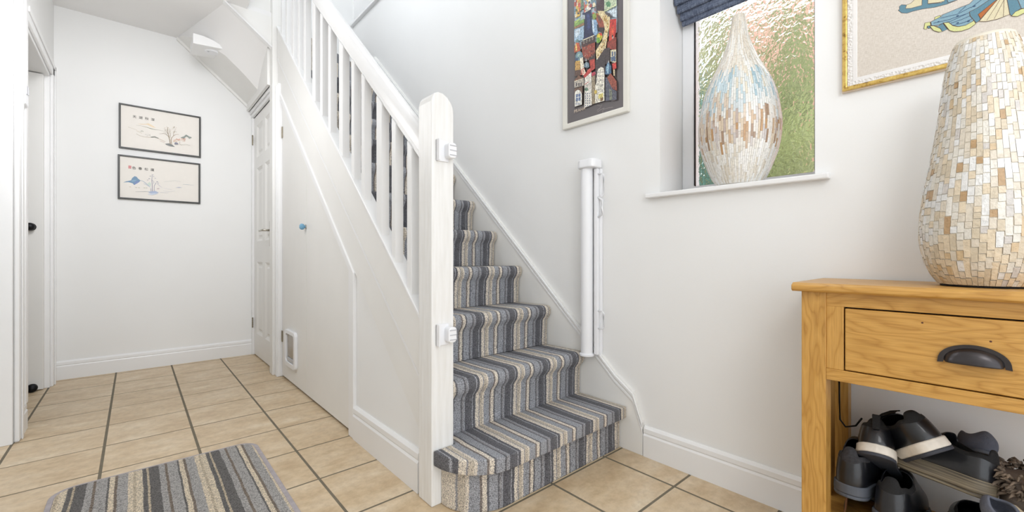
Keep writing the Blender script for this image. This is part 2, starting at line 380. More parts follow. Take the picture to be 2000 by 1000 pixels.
# cat flap
cf = thing('cat_flap', 'white plastic cat flap set low in the cupboard door', 'cat flap', (.757, 2.99, .23))
def rrect(y0, y1, z0, z1, r_, seg=5):
    pts = []
    for cx, cy, a0 in ((y1 - r_, z1 - r_, 0), (y0 + r_, z1 - r_, 90), (y0 + r_, z0 + r_, 180), (y1 - r_, z0 + r_, 270)):
        for q in range(seg + 1): a_ = math.radians(a0 + 90 * q / seg); pts.append((cx + r_ * math.cos(a_), cy + r_ * math.sin(a_)))
    return pts
def ring(b, outer, inner, axis, a, c):
    n = len(outer); P = (lambda p, t: (t, p[0], p[1])) if axis == 'x' else (lambda p, t: (p[0], t, p[1])) if axis == 'y' else (lambda p, t: (p[0], p[1], t))
    vs = [P(p, a) for p in outer] + [P(p, a) for p in inner] + [P(p, c) for p in outer] + [P(p, c) for p in inner]
    fs = []
    for i in range(n):
        j = (i + 1) % n
        fs += [(i, j, n + j, n + i), (2 * n + i, 3 * n + i, 3 * n + j, 2 * n + j), (i, 2 * n + i, 2 * n + j, j), (n + i, n + j, 3 * n + j, 3 * n + i)]
    return b.add(vs, fs)
ring(B(), rrect(2.868, 3.113, .115, .350, .03), rrect(2.90, 3.082, .145, .325, .02), 'x', .740, .759).build('frame', PLASTIC, cf, .003)
CLR = NT('smoked_clear_plastic'); CLR.set(Base_Color=(*lin((180, 170, 155)), 1), Roughness=.15, Alpha=1.0, Transmission_Weight=.3)
B().prism(rrect(2.903, 3.079, .148, .322, .018), 'x', .752, .756).build('flap', CLR.m, cf)
B().prism(rrect(2.915, 3.067, .148, .172, .010), 'x', .745, .752).build('flap_rim', GREYP, cf, .002)
# panelled door to the far left end of the stair side
pd = thing('door_2', 'white six-panel door under the winding stair with lever handle', 'door', (.76, 3.8, 0)); pd['kind'] = 'structure'
py0, py1 = 3.42, 4.115; st = .095; mid = (py0 + py1) / 2
rows = [(.19, .78), (.95, 1.55), (1.64, 1.90)]
lf = B(); X0, X1 = .752, .787; zt = 1.985
for a_, b_ in ((py0, py0 + st), (mid - .045, mid + .045), (py1 - st, py1)): lf.box(X0, X1, a_, b_, .008, zt)
zz = [.008] + [q for r_ in rows for q in r_] + [zt]
for a_, b_ in zip(zz[0::2], zz[1::2]):
    lf.box(X0, X1, py0 + st, mid - .045, a_, b_); lf.box(X0, X1, mid + .045, py1 - st, a_, b_)
lf.build('door_frame', GLOSS2, pd)
for ya, yb in ((py0 + st, mid - .045), (mid + .045, py1 - st)):
    for za, zb in rows:
        p = B().box(X0 + .012, X1 - .004, ya, yb, za, zb)
        o = p.build('panel', GLOSS2, pd)
        q = B(); a0 = [(ya + .0, za), (yb, za), (yb, zb), (ya, zb)]; m_ = .022; a1 = [(ya + m_, za + m_), (yb - m_, za + m_), (yb - m_, zb - m_), (ya + m_, zb - m_)]
        q.add([(X0 + .001, *u) for u in a0] + [(X0 + .013, *u) for u in a1], [(i, (i + 1) % 4, (i + 1) % 4 + 4, i + 4) for i in range(4)])
        q.add([(X0 + .012, *u) for u in [(ya + m_ + .012, za + m_ + .012), (yb - m_ - .012, za + m_ + .012), (yb - m_ - .012, zb - m_ - .012), (ya + m_ + .012, zb - m_ - .012)]] + [(X0 + .005, *u) for u in [(ya + m_ + .026, za + m_ + .026), (yb - m_ - .026, za + m_ + .026), (yb - m_ - .026, zb - m_ - .026), (ya + m_ + .026, zb - m_ - .026)]],
              [(i, (i + 1) % 4, (i + 1) % 4 + 4, i + 4) for i in range(4)] + [(4, 5, 6, 7)])
        q.build('moulding', GLOSS2, o)
hh = B().box(.744, .752, 3.52, 3.552, .90, 1.09).build('lever_handle', STEEL, pd, .003)
B().tube([(.745, 3.536, 1.02), (.705, 3.536, 1.02), (.70, 3.545, 1.02), (.698, 3.64, 1.018)], .008, 10).build('lever', STEEL, hh, 0, True)
for zq in (1.80, .27): hinge(pd, .738, 4.112, zq, .085)
o = struct(B().box(.732, .752, 3.40, 4.15, 1.99, 2.045).box(.735, .756, 4.117, 4.149, 0, 1.99).build('trim_5', GLOSS, None, .004), 'white moulded head above the panelled door'); B().box(.722, .732, 3.42, 4.148, 2.018, 2.045).build('moulding', GLOSS, o, .002)
struct(B().box(.787, .80, 3.36, 4.15, 0, 2.4).build('wall_cupboard_back', WALL))

# ------------------------------------------------------------------ staircase
stair = thing('staircase', 'white painted staircase with striped grey carpet, newel post and square balusters', 'staircase', (1.18, 1.05, 0))
noses = [(1.052 + .2143 * i, .190 + .1965 * i) for i in range(11)]
def bottom_step():
    # rounded-end first step: riser outline and tread outline
    def outline(xl, yf, rad, over):
        pts = [(1.578, 1.33), (1.578 if not over else 1.582, yf)]
        cx, cy = xl + rad[0], yf + rad[1]
        for q in range(13):
            a_ = math.radians(270 - 90 * q / 12); pts.append((cx + rad[0] * math.cos(a_), cy + rad[1] * math.sin(a_)))
        pts += [(xl, 1.231 if not over else 1.236), (.822, 1.231), (.822, 1.33)] if not over else [(xl, 1.229), (.83, 1.229), (.83, 1.33)]
        return pts
    B().prism(outline(.772, 1.072, (.16, .15), False), 'z', 0.0, .16).build('carpeted_riser', STAIRC, stair, .004)
    ol = outline(.742, 1.040, (.18, .185), True)
    B().prism(ol, 'z', .138, .187).build('carpeted_tread', STAIRC, stair, .0225, True, segs=5)
bottom_step()
for i, (y, z) in enumerate(noses):
    if i == 0: continue
    zb = z - .0 - .1965
    x0, x1 = (.818 if i < 2 else .796), 1.578
    yb = noses[i][0] + .2143 + .03
    pr = [(yb, z - .004), (yb, z - .05), (yb - .03, z - .06), (y + .046, z - .07), (y + .034, zb - .004), (y + .028, zb - .004), (y + .028, zb + .03), (y + .025, z - .075), (y + .016, z - .062), (y + .007, z - .052), (y + .001, z - .038), (y, z - .024), (y + .004, z - .011), (y + .012, z - .003), (y + .024, z)]
    B().prism(pr, 'x', x0, x1).build('carpeted_step', STAIRC, stair, .006, 'auto', segs=3)
# winders turning left at the top
yy, zz0 = noses[-1]
for i in range(3):
    z = zz0 + .1965 * (i + 1); a0 = math.radians(30 * i)
    c0 = (.80, 3.41)
    def edge(an):
        dx, dy = math.cos(an), math.sin(an)
        t = min((1.585 - c0[0]) / dx if dx > 1e-6 else 9, (4.148 - c0[1]) / dy if dy > 1e-6 else 9)
        return (c0[0] + dx * t, c0[1] + dy * t)
    p0 = edge(a0 - .03 if i else 0); pts = [c0, p0]
    if i == 1: pts.append((1.585, 4.148)) 
    pts += [(1.585, 4.148)] if i == 0 else []
    pts += [(.80, 4.148)]
    if i == 2: pts = [c0, p0, (.80, 4.148)]
    B().prism([(a, b) for a, b in pts], 'z', z - .1965 if i else z - .1965, z).build('winder_step', STAIRC, stair, .015, segs=3)
for i in range(3):       # flight carrying on to the left along the back wall
    z = zz0 + .1965 * (4 + i)
    B().box(.80 - .2143 * (i + 1), .82 - .2143 * i, 3.40, 4.148, z - .1965, z).build('upper_step', STAIRC, stair, .012, segs=3)
# outer string
s_ = B().prism([(1.315, Zst(1.315)), (TOPY, Zst(TOPY)), (TOPY, Zar(TOPY)), (1.315, Zar(1.315))], 'x', .750, .792)
s_.build('string', GLOSS2, stair)
s2 = B().prism([(1.315, Zst(1.315)), (TOPY, Zst(TOPY)), (TOPY, Zgr(TOPY)), (1.315, Zgr(1.315))], 'x', .744, .75); s2.build('string_face', GLOSS2, stair, .002)
B().prism([(1.315, Zgr(1.315) - .004), (TOPY, Zgr(TOPY) - .004), (TOPY, Zgr(TOPY) - .02), (1.315, Zgr(1.315) - .02)], 'x', .745, .75).build('string_bead', GLOSS, stair, .002)
B().prism([(1.315, Zst(1.315) + .016), (TOPY, Zst(TOPY) + .016), (TOPY, Zst(TOPY)), (1.315, Zst(1.315))], 'x', .738, .80).build('string_capping', GLOSS, stair, .003)
# newel post
def newel_prof():
    x0, x1 = .736, .823
    return [(x0, 0), (x0, 1.352), (x0 + .004, 1.368), (x0 + .012, 1.380), (x0 + .026, 1.387), (x0 + .044, 1.386), (x0 + .062, 1.376), (x0 + .077, 1.360), (x0 + .085, 1.343), (x1, 1.32), (x1, 0)]
B().prism(newel_prof(), 'y', 1.231, 1.318).build('newel_post', NEWEL, stair, .0035, segs=2)
# upper newel: post running from the floor to the landing
B().box(.715, .800, 3.318, 3.402, 0, 3.6).build('newel_post', GLOSS2, stair, .004)
B().box(.733, .77, 3.243, 3.318, 0, 2.02).build('post_moulding', GLOSS, stair, .006)
B().box(.727, .736, 3.252, 3.262, 0, 2.01).box(.727, .736, 3.285, 3.295, 0, 2.01).build('post_bead', GLOSS, stair, .002)
B().prism([(.716, 2.30), (.716, 2.70), (.10, 3.24), (.10, 2.84)], 'y', 3.374, 3.396).build('upper_string', GLOSS2, stair, .002)
# handrail
def Zrb(y): return 1.689 + .905 * (y - 1.9)
prof = [(.752, 0), (.806, 0), (.806, .020), (.812, .030), (.812, .062), (.804, .085), (.790, .100), (.778, .103), (.766, .100), (.752, .085), (.744, .062), (.744, .030), (.752, .020)]
hb = B(); n = len(prof); ya, yb = 1.317, 3.32
hb.add([(x, ya, Zrb(ya) + z) for x, z in prof] + [(x, yb, Zrb(yb) + z) for x, z in prof], [tuple(range(n)), tuple(range(n, 2 * n))] + [(i, (i + 1) % n, (i + 1) % n + n, i + n) for i in range(n)])
hb.build('handrail', GLOSS, stair, 0, 'auto')
# balusters
wide = {1.635, 2.065, 2.484, 2.911}
for y in (1.388, 1.513, 1.635, 1.809, 1.925, 2.065, 2.237, 2.364, 2.484, 2.664, 2.789, 2.911, 3.068, 3.19):
    dy = .050 if y in wide else .033
    xl, xr = .7455, .7795
    y1_ = y + dy
    bt = B().add([(xl, y, Zst(y) + .012), (xr, y, Zst(y) + .012), (xr, y1_, Zst(y1_) + .012), (xl, y1_, Zst(y1_) + .012), (xl, y, Zrb(y) + .003), (xr, y, Zrb(y) + .003), (xr, y1_, Zrb(y1_) + .003), (xl, y1_, Zrb(y1_) + .003)],
                 [(0, 3, 2, 1), (4, 5, 6, 7), (0, 1, 5, 4), (1, 2, 6, 5), (2, 3, 7, 6), (3, 0, 4, 7)])
    bt.build('baluster', GLOSS, stair, .002, segs=1)
# wall string with moulded top
def Zws(y): return 1.04 + .903 * (y - 1.9)
ws = [(.966, 0), (.966, .145), (1.01, Zws(1.01) + .02), (1.10, Zws(1.10)), (3.62, Zws(3.62)), (3.62, Zws(3.62) - .45), (1.55, .3), (1.2, 0)]
B().prism(ws, 'x', 1.585, 1.60).build('wall_string', GLOSS2, stair, .001)
cap = [(.966, .145), (1.01, Zws(1.01) + .02), (1.10, Zws(1.10)), (3.62, Zws(3.62))]
off = lambda k_: [(.966, .145 - k_ * 1.2), (1.01, Zws(1.01) + .02 - k_), (1.10, Zws(1.10) - k_), (3.62, Zws(3.62) - k_)]
B().prism(off(.006) + off(.020)[::-1], 'x', 1.578, 1.59).build('string_moulding', GLOSS, stair, .002)
B().prism(off(.030) + off(.044)[::-1], 'x', 1.581, 1.59).build('string_moulding', GLOSS, stair, .002)

# ------------------------------------------------------------------ smoke alarm on its wedge
wd = thing('smoke_alarm', 'round white smoke alarm on a wedge block under the sloping soffit', 'smoke alarm', (.42, 3.86, 2.35))
ya, yb = 3.68, 3.90
wp = [on_y(377, 64, ya), on_y(377, 84, ya), on_y(441, 97, ya), on_y(436, 91, ya), on_y(418, 79, ya), on_y(398, 70, ya)]
wedge = B().prism([(p.x, p.z) for p in wp], 'y', ya, yb)
wedge.build('wedge_block', GLOSS, wd, .003)
ac = on_y(413, 93, 3.775)
B().lathe([(.050, .012), (.056, 0), (.056, -.012), (.050, -.018), (.050, -.028), (.042, -.038), (.0, -.040)], ac, 32).build('alarm_body', PLASTIC, wd, 0, 'auto')
B().lathe([(.006, 0), (.006, -.003), (0, -.003)], (ac.x - .02, ac.y - .015, ac.z - .0385), 12).build('test_button', GREYP, wd)

# ------------------------------------------------------------------ gate catches on newel and retractable gate on the wall
for z, lab in ((1.19, 'white plastic gate catch, the upper of two on the newel post'), (.570, 'white plastic gate catch, the lower of two on the newel post')):
    g = thing('gate_catch', lab, 'gate catch', (.77, 1.231, z), group='gate catches on the newel post')
    B().box(.752, .757, 1.210, 1.231, z - .036, z + .036).box(.752, .800, 1.226, 1.231, z - .036, z + .036).build('back_plate', PLASTIC, g, .0015)
    B().prism(rrect(.782, .815, z - .026, z + .026, .012), 'y', 1.198, 1.228).build('catch_knob', PLASTIC, g, .004, segs=3)
    for q in (-.016, 0, .016): B().box(.786, .813, 1.1965, 1.199, z + q - .0015, z + q + .0015).build('grip_rib', GREYP, g)
gt = thing('retractable_gate', 'white rolled-up retractable stair gate fixed upright to the wall', 'stair gate', (1.56, 1.23, .38))
gx, gy = 1.553, 1.232
B().lathe([(.0275, .385), (.0275, 1.235)], (gx, gy, 0), 32).build('roller_tube', PLASTIC, gt, 0, 'auto')
B().lathe([(.030, .376), (.034, .378), (.034, .386), (.028, .390)], (gx, gy, 0), 32).build('bottom_cap', PLASTIC, gt, 0, 'auto')
cp = rrect(gx - .036, 1.598, gy - .062, gy + .036, .026)
B().prism(cp, 'z', 1.232, 1.272).build('top_cap', PLASTIC, gt, .007, segs=3)
B().box(1.562, 1.580, gy - .050, gy - .032, .385, 1.232).build('pull_bar', PLASTIC, gt, .003)
B().box(1.580, 1.598, gy - .056, gy - .028, .375, 1.232).build('wall_rail', PLASTIC, gt, .002)
for z0, z1 in ((1.10, 1.205), (.505, .585)):
    yq = gy - .05
    B().tube([(1.571, yq, z1), (1.571, yq - .022, z1), (1.571, yq - .031, z1 - .010), (1.571, yq - .031, z0 + .010), (1.571, yq - .022, z0), (1.571, yq, z0)], .0035, 8).build('hook_handle', PLASTIC, gt, 0, True)
B().tube([(1.571, gy - .05, 1.10), (1.571, gy - .075, 1.085), (1.571, gy - .071, 1.05), (1.571, gy - .075, 1.02), (1.571, gy - .05, 1.01)], .005, 8).build('pull_grip', PLASTIC, gt, 0, True)

# ------------------------------------------------------------------ windows
def glass():
    t = NT('patterned_frosted_glass'); v = t.coords()
    wp = t.noise(v, 14, 2); mv = t.N('ShaderNodeVectorMath', operation='SCALE'); mv.inputs['Scale'].default_value = .02
    t.L(wp, mv.inputs[0]); ad = t.N('ShaderNodeVectorMath', operation='ADD'); t.L(v, ad.inputs[0]); t.L(mv.outputs[0], ad.inputs[1])
    vo = t.N('ShaderNodeTexVoronoi', feature='SMOOTH_F1'); vo.inputs['Scale'].default_value = 38; t.L(ad.outputs[0], vo.inputs['Vector'])
    n3 = t.noise(v, 38, 2, .4)
    sn = t.N('ShaderNodeMath', operation='MULTIPLY'); t.L(n3, sn.inputs[0]); sn.inputs[1].default_value = 14
    s3 = t.N('ShaderNodeMath', operation='SINE'); t.L(sn.outputs[0], s3.inputs[0])
    mx = t.N('ShaderNodeMath', operation='MULTIPLY_ADD'); t.L(s3.outputs[0], mx.inputs[0]); mx.inputs[1].default_value = .22; t.L(vo.outputs[0], mx.inputs[2])
    t.set(Base_Color=(.97, .98, .97, 1), Roughness=.14, Transmission_Weight=1.0, IOR=1.45); t.bump(mx.outputs[0], .6, .006); return t.m
GLASS = glass()
w1 = thing('window_1', 'patterned frosted glass window above the small sill', 'window', (1.81, .63, 1.1)); w1['kind'] = 'structure'
y0, y1, z0, z1 = W1
ring(B(), [(y0, z0 + .006), (y1, z0 + .006), (y1, z1), (y0, z1)], [(y0 + .045, z0 + .042), (y1 - .050, z0 + .042), (y1 - .05, z1 - .05), (y0 + .045, z1 - .05)], 'x', 1.785, 1.85).build('window_frame', PLASTIC, w1, .006)
ring(B(), [(y0 + .04, z0 + .036), (y1 - .044, z0 + .036), (y1 - .044, z1 - .04), (y0 + .04, z1 - .04)], [(y0 + .047, z0 + .043), (y1 - .054, z0 + .043), (y1 - .054, z1 - .05), (y0 + .047, z1 - .05)], 'x', 1.795, 1.803).build('gasket', BLACKM, w1)
B().box(1.805, 1.811, y0 + .04, y1 - .045, z0 + .036, z1 - .045).build('pane', GLASS, w1)
sill = struct(B().box(1.572, 1.60, .326, .948, 1.072, 1.090).box(1.595, 1.79, y0 + .001, y1 - .001, 1.072, 1.091).build('trim_6', GLOSS, None, .004), 'white window sill board below the frosted window')
w2 = thing('window_2', 'bright upper landing window with white frame', 'window', (1.81, 3.7, 3.1)); w2['kind'] = 'structure'
y0, y1, z0, z1 = W2
ring(B(), [(y0, z0), (y1, z0), (y1, z1), (y0, z1)], [(y0 + .05, z0 + .05), (y1 - .05, z0 + .05), (y1 - .05, z1 - .05), (y0 + .05, z1 - .05)], 'x', 1.785, 1.85).build('window_frame', PLASTIC, w2, .006)
FROST = NT('frosted_glass'); FROST.set(Roughness=.5, Transmission_Weight=1.0); 
B().box(1.805, 1.811, y0 + .045, y1 - .045, z0 + .045, z1 - .045).build('pane', FROST.m, w2)
struct(B().box(1.57, 1.79, y0 - .04, BY - .002, 3.068, 3.090).build('trim_7', GLOSS, None, .004), 'white sill board of the upper landing window')
def bv():
    o = B().lathe([(.045, 0), (.07, .02), (.095, .09), (.10, .15), (.085, .22), (.05, .30), (.03, .36), (.035, .40)], (1.655, 3.42, 3.091), 32).build('blue_vase', plain('teal_glaze', (150, 190, 205), .25, 0, .15, 12), None, 0, 'auto'); tag(o, 'pale blue vase on the upper landing window sill', 'vase')
bv()
# roman blind
def fabric():
    t = NT('navy_woven_fabric'); v = t.coords((1, 1, 1)); v2 = t.coords((1, 6, 90)); v3 = t.coords((1, 90, 6))
    a = t.noise(v2, 6, 2); b = t.noise(v3, 6, 2); m = t.mix(.5, a, b)
    t.col(t.ramp(m, [(.35, lin((60, 68, 88))), (.5, lin((92, 102, 124))), (.66, lin((140, 150, 168)))])); t.set(Roughness=.9); t.bump(m, .5, .002); return t.m
FAB = fabric()
bl = thing('roman_blind', 'dark blue woven roman blind gathered at the top of the window', 'blind', (1.73, .63, 2.1))
for k_, (x, zb, zt_, ys_) in enumerate([(1.750, 1.815, 1.845, .878), (1.738, 1.834, 1.872, .880), (1.722, 1.862, 1.905, .886), (1.706, 1.892, 1.940, .890), (1.700, 1.93, 2.12, .892)]):
    pr = [(x + .012, zt_ + .03), (x + .002, zt_ + .01), (x - .002, zt_ - .01), (x - .002, zb + .006), (x + .003, zb), (x + .010, zb), (x + .014, zb + .008), (x + .014, zt_)]
    B().prism(pr, 'y', .372, ys_).build('fold', FAB, bl, .003, True)

# outside, seen blurred through the glass
lawn = struct(plain('lawn_grass', (140, 170, 100), .95, 0, .3, 3) and B().box(1.9, 14, -8, 14, -.25, -.12).build('ground', plain('paving', (205, 175, 150), .9, 0, .15, 1.5)))
def bush(name, lab, c, r_, col, seed, cat='bush'):
    rnd = random.Random(seed); b = B(); bm = bmesh.new(); bmesh.ops.create_icosphere(bm, subdivisions=3, radius=1)
    for v in bm.verts:
        k_ = 1 + .22 * math.sin(v.co.x * 7 + seed) * math.sin(v.co.y * 6) + rnd.uniform(-.06, .06)
        v.co = Vector((v.co.x * r_[0] * k_ + c[0], v.co.y * r_[1] * k_ + c[1], v.co.z * r_[2] * k_ + c[2]))
    b.add([v.co.copy() for v in bm.verts], [tuple(v.index for v in f.verts) for f in bm.faces]); bm.free()
    o = b.build(name, plain(name + '_leaves', col, .9, 0, .45, 5), None); tag(o, lab, cat)
bush('shrub', 'bright green shrub seen blurred through the frosted window', (3.3, .86, 1.15), (.25, .20, 1.35), (150, 164, 112), 3)
bush('shrub', 'dark teal green shrub at the left edge behind the frosted glass', (3.0, 1.43, 0.95), (.2, .14, 1.15), (84, 132, 120), 5)
bush('shrub', 'olive green shrub behind the neck of the window vase', (3.6, 1.48, 1.3), (.3, .28, 1.5), (160, 164, 122), 9)
pw = B().box(4.6, 4.75, -3, 2.2, -.12, 3.3).build('garden_wall', plain('pink_brick', (222, 178, 160), .9, 0, .12, 3)); tag(pw, 'pinkish garden wall seen blurred through the frosted window', 'garden wall')

# ------------------------------------------------------------------ rug
rg = thing('rug', 'grey and cream striped rug with rounded corners on the tiled floor', 'rug', (.09, 1.75, 0))
ro = rrect(-.222, .402, 1.22, 2.192, .075, 8); ri = rrect(-.206, .386, 1.236, 2.176, .06, 8)
ring(B(), ro, ri, 'z', .0005, .0085).build('binding', RUGEDGE, rg, .002)
B().prism(ri, 'z', .0005, .0115).build('pile', RUG, rg, .003)

# ------------------------------------------------------------------ framed pictures on the back wall
def ribbon(pts, wd_, col):
    out = []; n = len(pts)
    ws_ = wd_ if isinstance(wd_, list) else [wd_] * n
    L_, R_ = [], []
    for i in range(n):
        a = Vector(pts[max(i - 1, 0)]); b = Vector(pts[min(i + 1, n - 1)]); d_ = (b - a).normalized(); nn = Vector((-d_.y, d_.x)) * ws_[i] / 2
        L_.append(tuple(Vector(pts[i]) + nn)); R_.append(tuple(Vector(pts[i]) - nn))
    for i in range(n - 1): out.append((col, [L_[i], L_[i + 1], R_[i + 1], R_[i]]))
    return out
def blob(cx, cy, rx, ry, col, n=10, seed=0, jit=.25):
    rnd = random.Random(seed * 31 + int(cx * 1000)); return (col, [(cx + rx * (1 + rnd.uniform(-jit, jit)) * math.cos(2 * PI * i / n), cy + ry * (1 + rnd.uniform(-jit, jit)) * math.sin(2 * PI * i / n)) for i in range(n)])
def text_mesh(body, size, loc, rot, mat, parent, name):
    cu = bpy.data.curves.new('t', 'FONT'); cu.body = body; cu.size = size; cu.align_x = 'CENTER'
    o = bpy.data.objects.new('t', cu); C.objects.link(o); dg = bpy.context.evaluated_depsgraph_get(); dg.update()
    me = bpy.data.meshes.new_from_object(o.evaluated_get(dg)); bpy.data.objects.remove(o)
    n_ = bpy.data.objects.new(name, me); C.objects.link(n_); me.materials.clear(); me.materials.append(mat); n_.parent = parent
    n_.matrix_local = wmat(parent).inverted() @ (Matrix.Translation(loc) @ Euler(rot).to_matrix().to_4x4())
    return n_
INK = plain('black_ink', (60, 58, 58), .7); PAPER = plain('ivory_paper', (236, 231, 224), .8, 0, .01, 30)
def picture(z0, z1, x0, x1, label, art, chars, seal):
    p = thing('framed_picture', label, 'picture', ((x0 + x1) / 2, BY, z0), group='landscape pictures on the back wall')
    ring(B(), [(x0, z0), (x1, z0), (x1, z1), (x0, z1)], [(x0 + .011, z0 + .011), (x1 - .011, z0 + .011), (x1 - .011, z1 - .011), (x0 + .011, z1 - .011)], 'y', 4.132, 4.15).build('frame', BLACKF, p, .0015)
    pr = B().box(x0 + .009, x1 - .009, 4.140, 4.149, z0 + .009, z1 - .009).build('print', PAPER, p)
    decal(art, 'y', 'drawing', PRINT, p, 4.140, .00008)
    for i, ch in enumerate(chars[0]): text_mesh(ch, .022, (chars[1] + .034 * i, 4.1375, chars[2]), (PI / 2, 0, 0), INK, p, 'caption_character')
    if seal: decal([((205, 130, 130), [(seal[0] - .008, seal[1] - .01), (seal[0] + .008, seal[1] - .01), (seal[0] + .008, seal[1] + .012), (seal[0] - .008, seal[1] + .012)])], 'y', 'red_seal', PRINT, p, 4.139)
def q1(u, v): p = on_y(250 + u * 140 / 1647, 215 + v * 140 / 1647, 4.14); return (p.x, p.z)
def q2(u, v): p = on_y(235 + u * 155 / 2000, 315 + v * 155 / 2000, 4.14); return (p.x, p.z)
def R(q, pts, w_, c): return ribbon([q(*p) for p in pts], w_, c)
def PG(q, pts, c): return [(c, [q(*p) for p in pts])]
art1 = []
art1 += PG(q1, [(220, 315), (400, 318), (470, 305), (560, 355), (640, 410), (560, 395), (440, 335), (300, 330)], (226, 205, 172))
art1 += R(q1, [(190, 350), (300, 362), (430, 395), (520, 425), (620, 450), (720, 460), (830, 490)], [.001, .0015, .003, .005, .003, .0015, .001], (140, 140, 122))
art1 += R(q1, [(0, 390), (110, 425), (215, 465)], .0015, (180, 172, 150))
art1 += R(q1, [(195, 480), (260, 505), (320, 535)], .0018, (190, 175, 140)) + R(q1, [(190, 545), (270, 590), (380, 620), (520, 632)], .002, (165, 150, 125))
art1 += PG(q1, [(510, 620), (560, 608), (620, 605), (710, 645), (690, 655), (610, 630), (540, 635)], (120, 122, 112))
art1 += R(q1, [(690, 650), (780, 690), (860, 730)], .002, (176, 150, 130)) + R(q1, [(740, 710), (840, 750)], .0018, (185, 150, 135))
for s_, x_, y_ in ((1, 320, 478), (2, 345, 490), (3, 300, 490)): art1.append(blob(*q1(x_, y_), .003, .002, (128, 134, 108), 7, s_))
art1 += R(q1, [(390, 560), (430, 560)], .001, (110, 110, 100)) + R(q1, [(460, 545), (465, 595), (420, 598)], .001, (110, 110, 100)) + R(q1, [(500, 555), (505, 600)], .0018, (110, 110, 100))
art1 += PG(q1, [(850, 775), (940, 765), (1010, 790), (1080, 850), (960, 830), (880, 800)], (112, 114, 112))
TR = (128, 108, 76)
art1 += R(q1, [(970, 780), (960, 700), (940, 630), (930, 570), (905, 480), (915, 400), (880, 385)], [.005, .0045, .004, .0035, .0028, .002, .001], TR)
art1 += R(q1, [(940, 620), (880, 560), (820, 535), (720, 548)], [.003, .0025, .0018, .001], TR) + R(q1, [(925, 560), (860, 470), (830, 415)], [.002, .0015, .001], TR)
art1 += R(q1, [(1000, 780), (990, 690), (1000, 640), (1050, 590), (1100, 560), (1170, 560)], [.004, .0035, .003, .0022, .0018, .001], (150, 122, 90))
art1 += R(q1, [(1045, 590), (1045, 520), (1070, 470)], [.002, .0015, .001], TR) + R(q1, [(960, 640), (975, 560), (940, 500), (960, 430)], [.0025, .002, .0015, .001], TR)
for i in range(34):
    a = random.uniform(840, 1110); b = random.uniform(375, 540); art1.append(blob(*q1(a, b), .0022, .0015, random.choice([(150, 140, 110), (190, 160, 130), (170, 140, 140), (134, 130, 100)]), 6, i))
art1 += PG(q1, [(1205, 635), (1280, 610), (1335, 565), (1400, 610), (1465, 630), (1410, 660), (1380, 625), (1340, 600), (1290, 655)], (128, 138, 132))
for i in range(34):
    a = random.uniform(1040, 1320); b = 690 + random.uniform(-28, 35) - (a - 1180) * .02; art1.append(blob(*q1(a, b), .0028, .0018, random.choice([(214, 130, 96), (222, 150, 110), (200, 120, 100), (214, 170, 110)]), 6, i))
art1 += PG(q1, [(1065, 760), (1100, 742), (1150, 765), (1150, 795), (1070, 790)], (120, 120, 136)) + R(q1, [(1190, 730), (1180, 780), (1230, 810)], .0018, (140, 125, 95)) + R(q1, [(1230, 800), (1330, 790), (1430, 820)], .0018, (190, 190, 180))
art2 = []
art2 += PG(q2, [(70, 535), (150, 505), (270, 480), (300, 420), (360, 375), (410, 390), (450, 440), (510, 485), (470, 530), (350, 600), (310, 555), (200, 525)], (104, 140, 170))
art2 += PG(q2, [(270, 485), (340, 470), (420, 470), (370, 505), (300, 515)], (130, 164, 190)) + PG(q2, [(380, 500), (500, 495), (440, 550), (360, 590), (345, 560)], (112, 134, 180))
art2 += R(q2, [(500, 485), (560, 495), (640, 550), (740, 640)], [.003, .003, .004, .003], (156, 172, 188)) + R(q2, [(590, 560), (690, 610), (760, 660)], .003, (176, 186, 200))
art2 += PG(q2, [(680, 560), (740, 520), (780, 560), (770, 640), (690, 590)], (205, 216, 205))
GT = (150, 148, 166)
art2 += R(q2, [(805, 770), (805, 600), (795, 470), (805, 350)], [.005, .004, .0035, .002], GT) + R(q2, [(770, 760), (765, 680)], .003, GT) + R(q2, [(855, 760), (855, 620), (900, 540)], .003, GT)
art2 += R(q2, [(805, 480), (850, 520), (830, 570)], .002, GT) + R(q2, [(930, 560), (990, 620), (1060, 665)], [.003, .002, .001], (176, 174, 188))
for (cx, cy, rx, ry) in ((815, 340, .006, .0016), (760, 375, .006, .0018), (840, 385, .005, .0016), (730, 440, .007, .0022), (690, 475, .005, .0018), (880, 430, .004, .002), (930, 520, .006, .003), (960, 550, .005, .002)):
    art2.append(blob(*q2(cx, cy), rx, ry, (160, 156, 170), 9, cx))
for cx, cy, c_ in ((250, 645, (196, 186, 160)), (400, 662, (170, 176, 150)), (470, 668, (176, 180, 150)), (610, 670, (166, 174, 150)), (660, 672, (150, 160, 140))): art2.append(blob(*q2(cx, cy), .006, .0015, c_, 8, cx))
art2 += R(q2, [(380, 768), (520, 768), (620, 765), (720, 770)], [.001, .0016, .0025, .001], (140, 140, 150)) + PG(q2, [(690, 770), (790, 760), (880, 748), (970, 790), (900, 810), (760, 805)], (165, 178, 204)) + PG(q2, [(680, 830), (850, 800), (960, 820), (800, 850)], (200, 210, 226))
art2 += PG(q2, [(910, 690), (950, 680), (1000, 690), (950, 705)], (190, 170, 176)) + R(q2, [(1100, 515), (1260, 500), (1380, 485), (1520, 515)], .0015, (205, 208, 205)) + R(q2, [(1570, 582), (1700, 590), (1860, 602)], [.001, .002, .0005], (172, 180, 192))
art2 += PG(q2, [(1390, 665), (1470, 648), (1570, 660), (1480, 672)], (190, 192, 204)) + R(q2, [(1080, 745), (1220, 770), (1380, 745)], .0012, (196, 200, 210)) + R(q2, [(1000, 785), (1210, 798)], .0015, (186, 192, 206)) + R(q2, [(1090, 680), (1300, 720)], .001, (196, 200, 212))
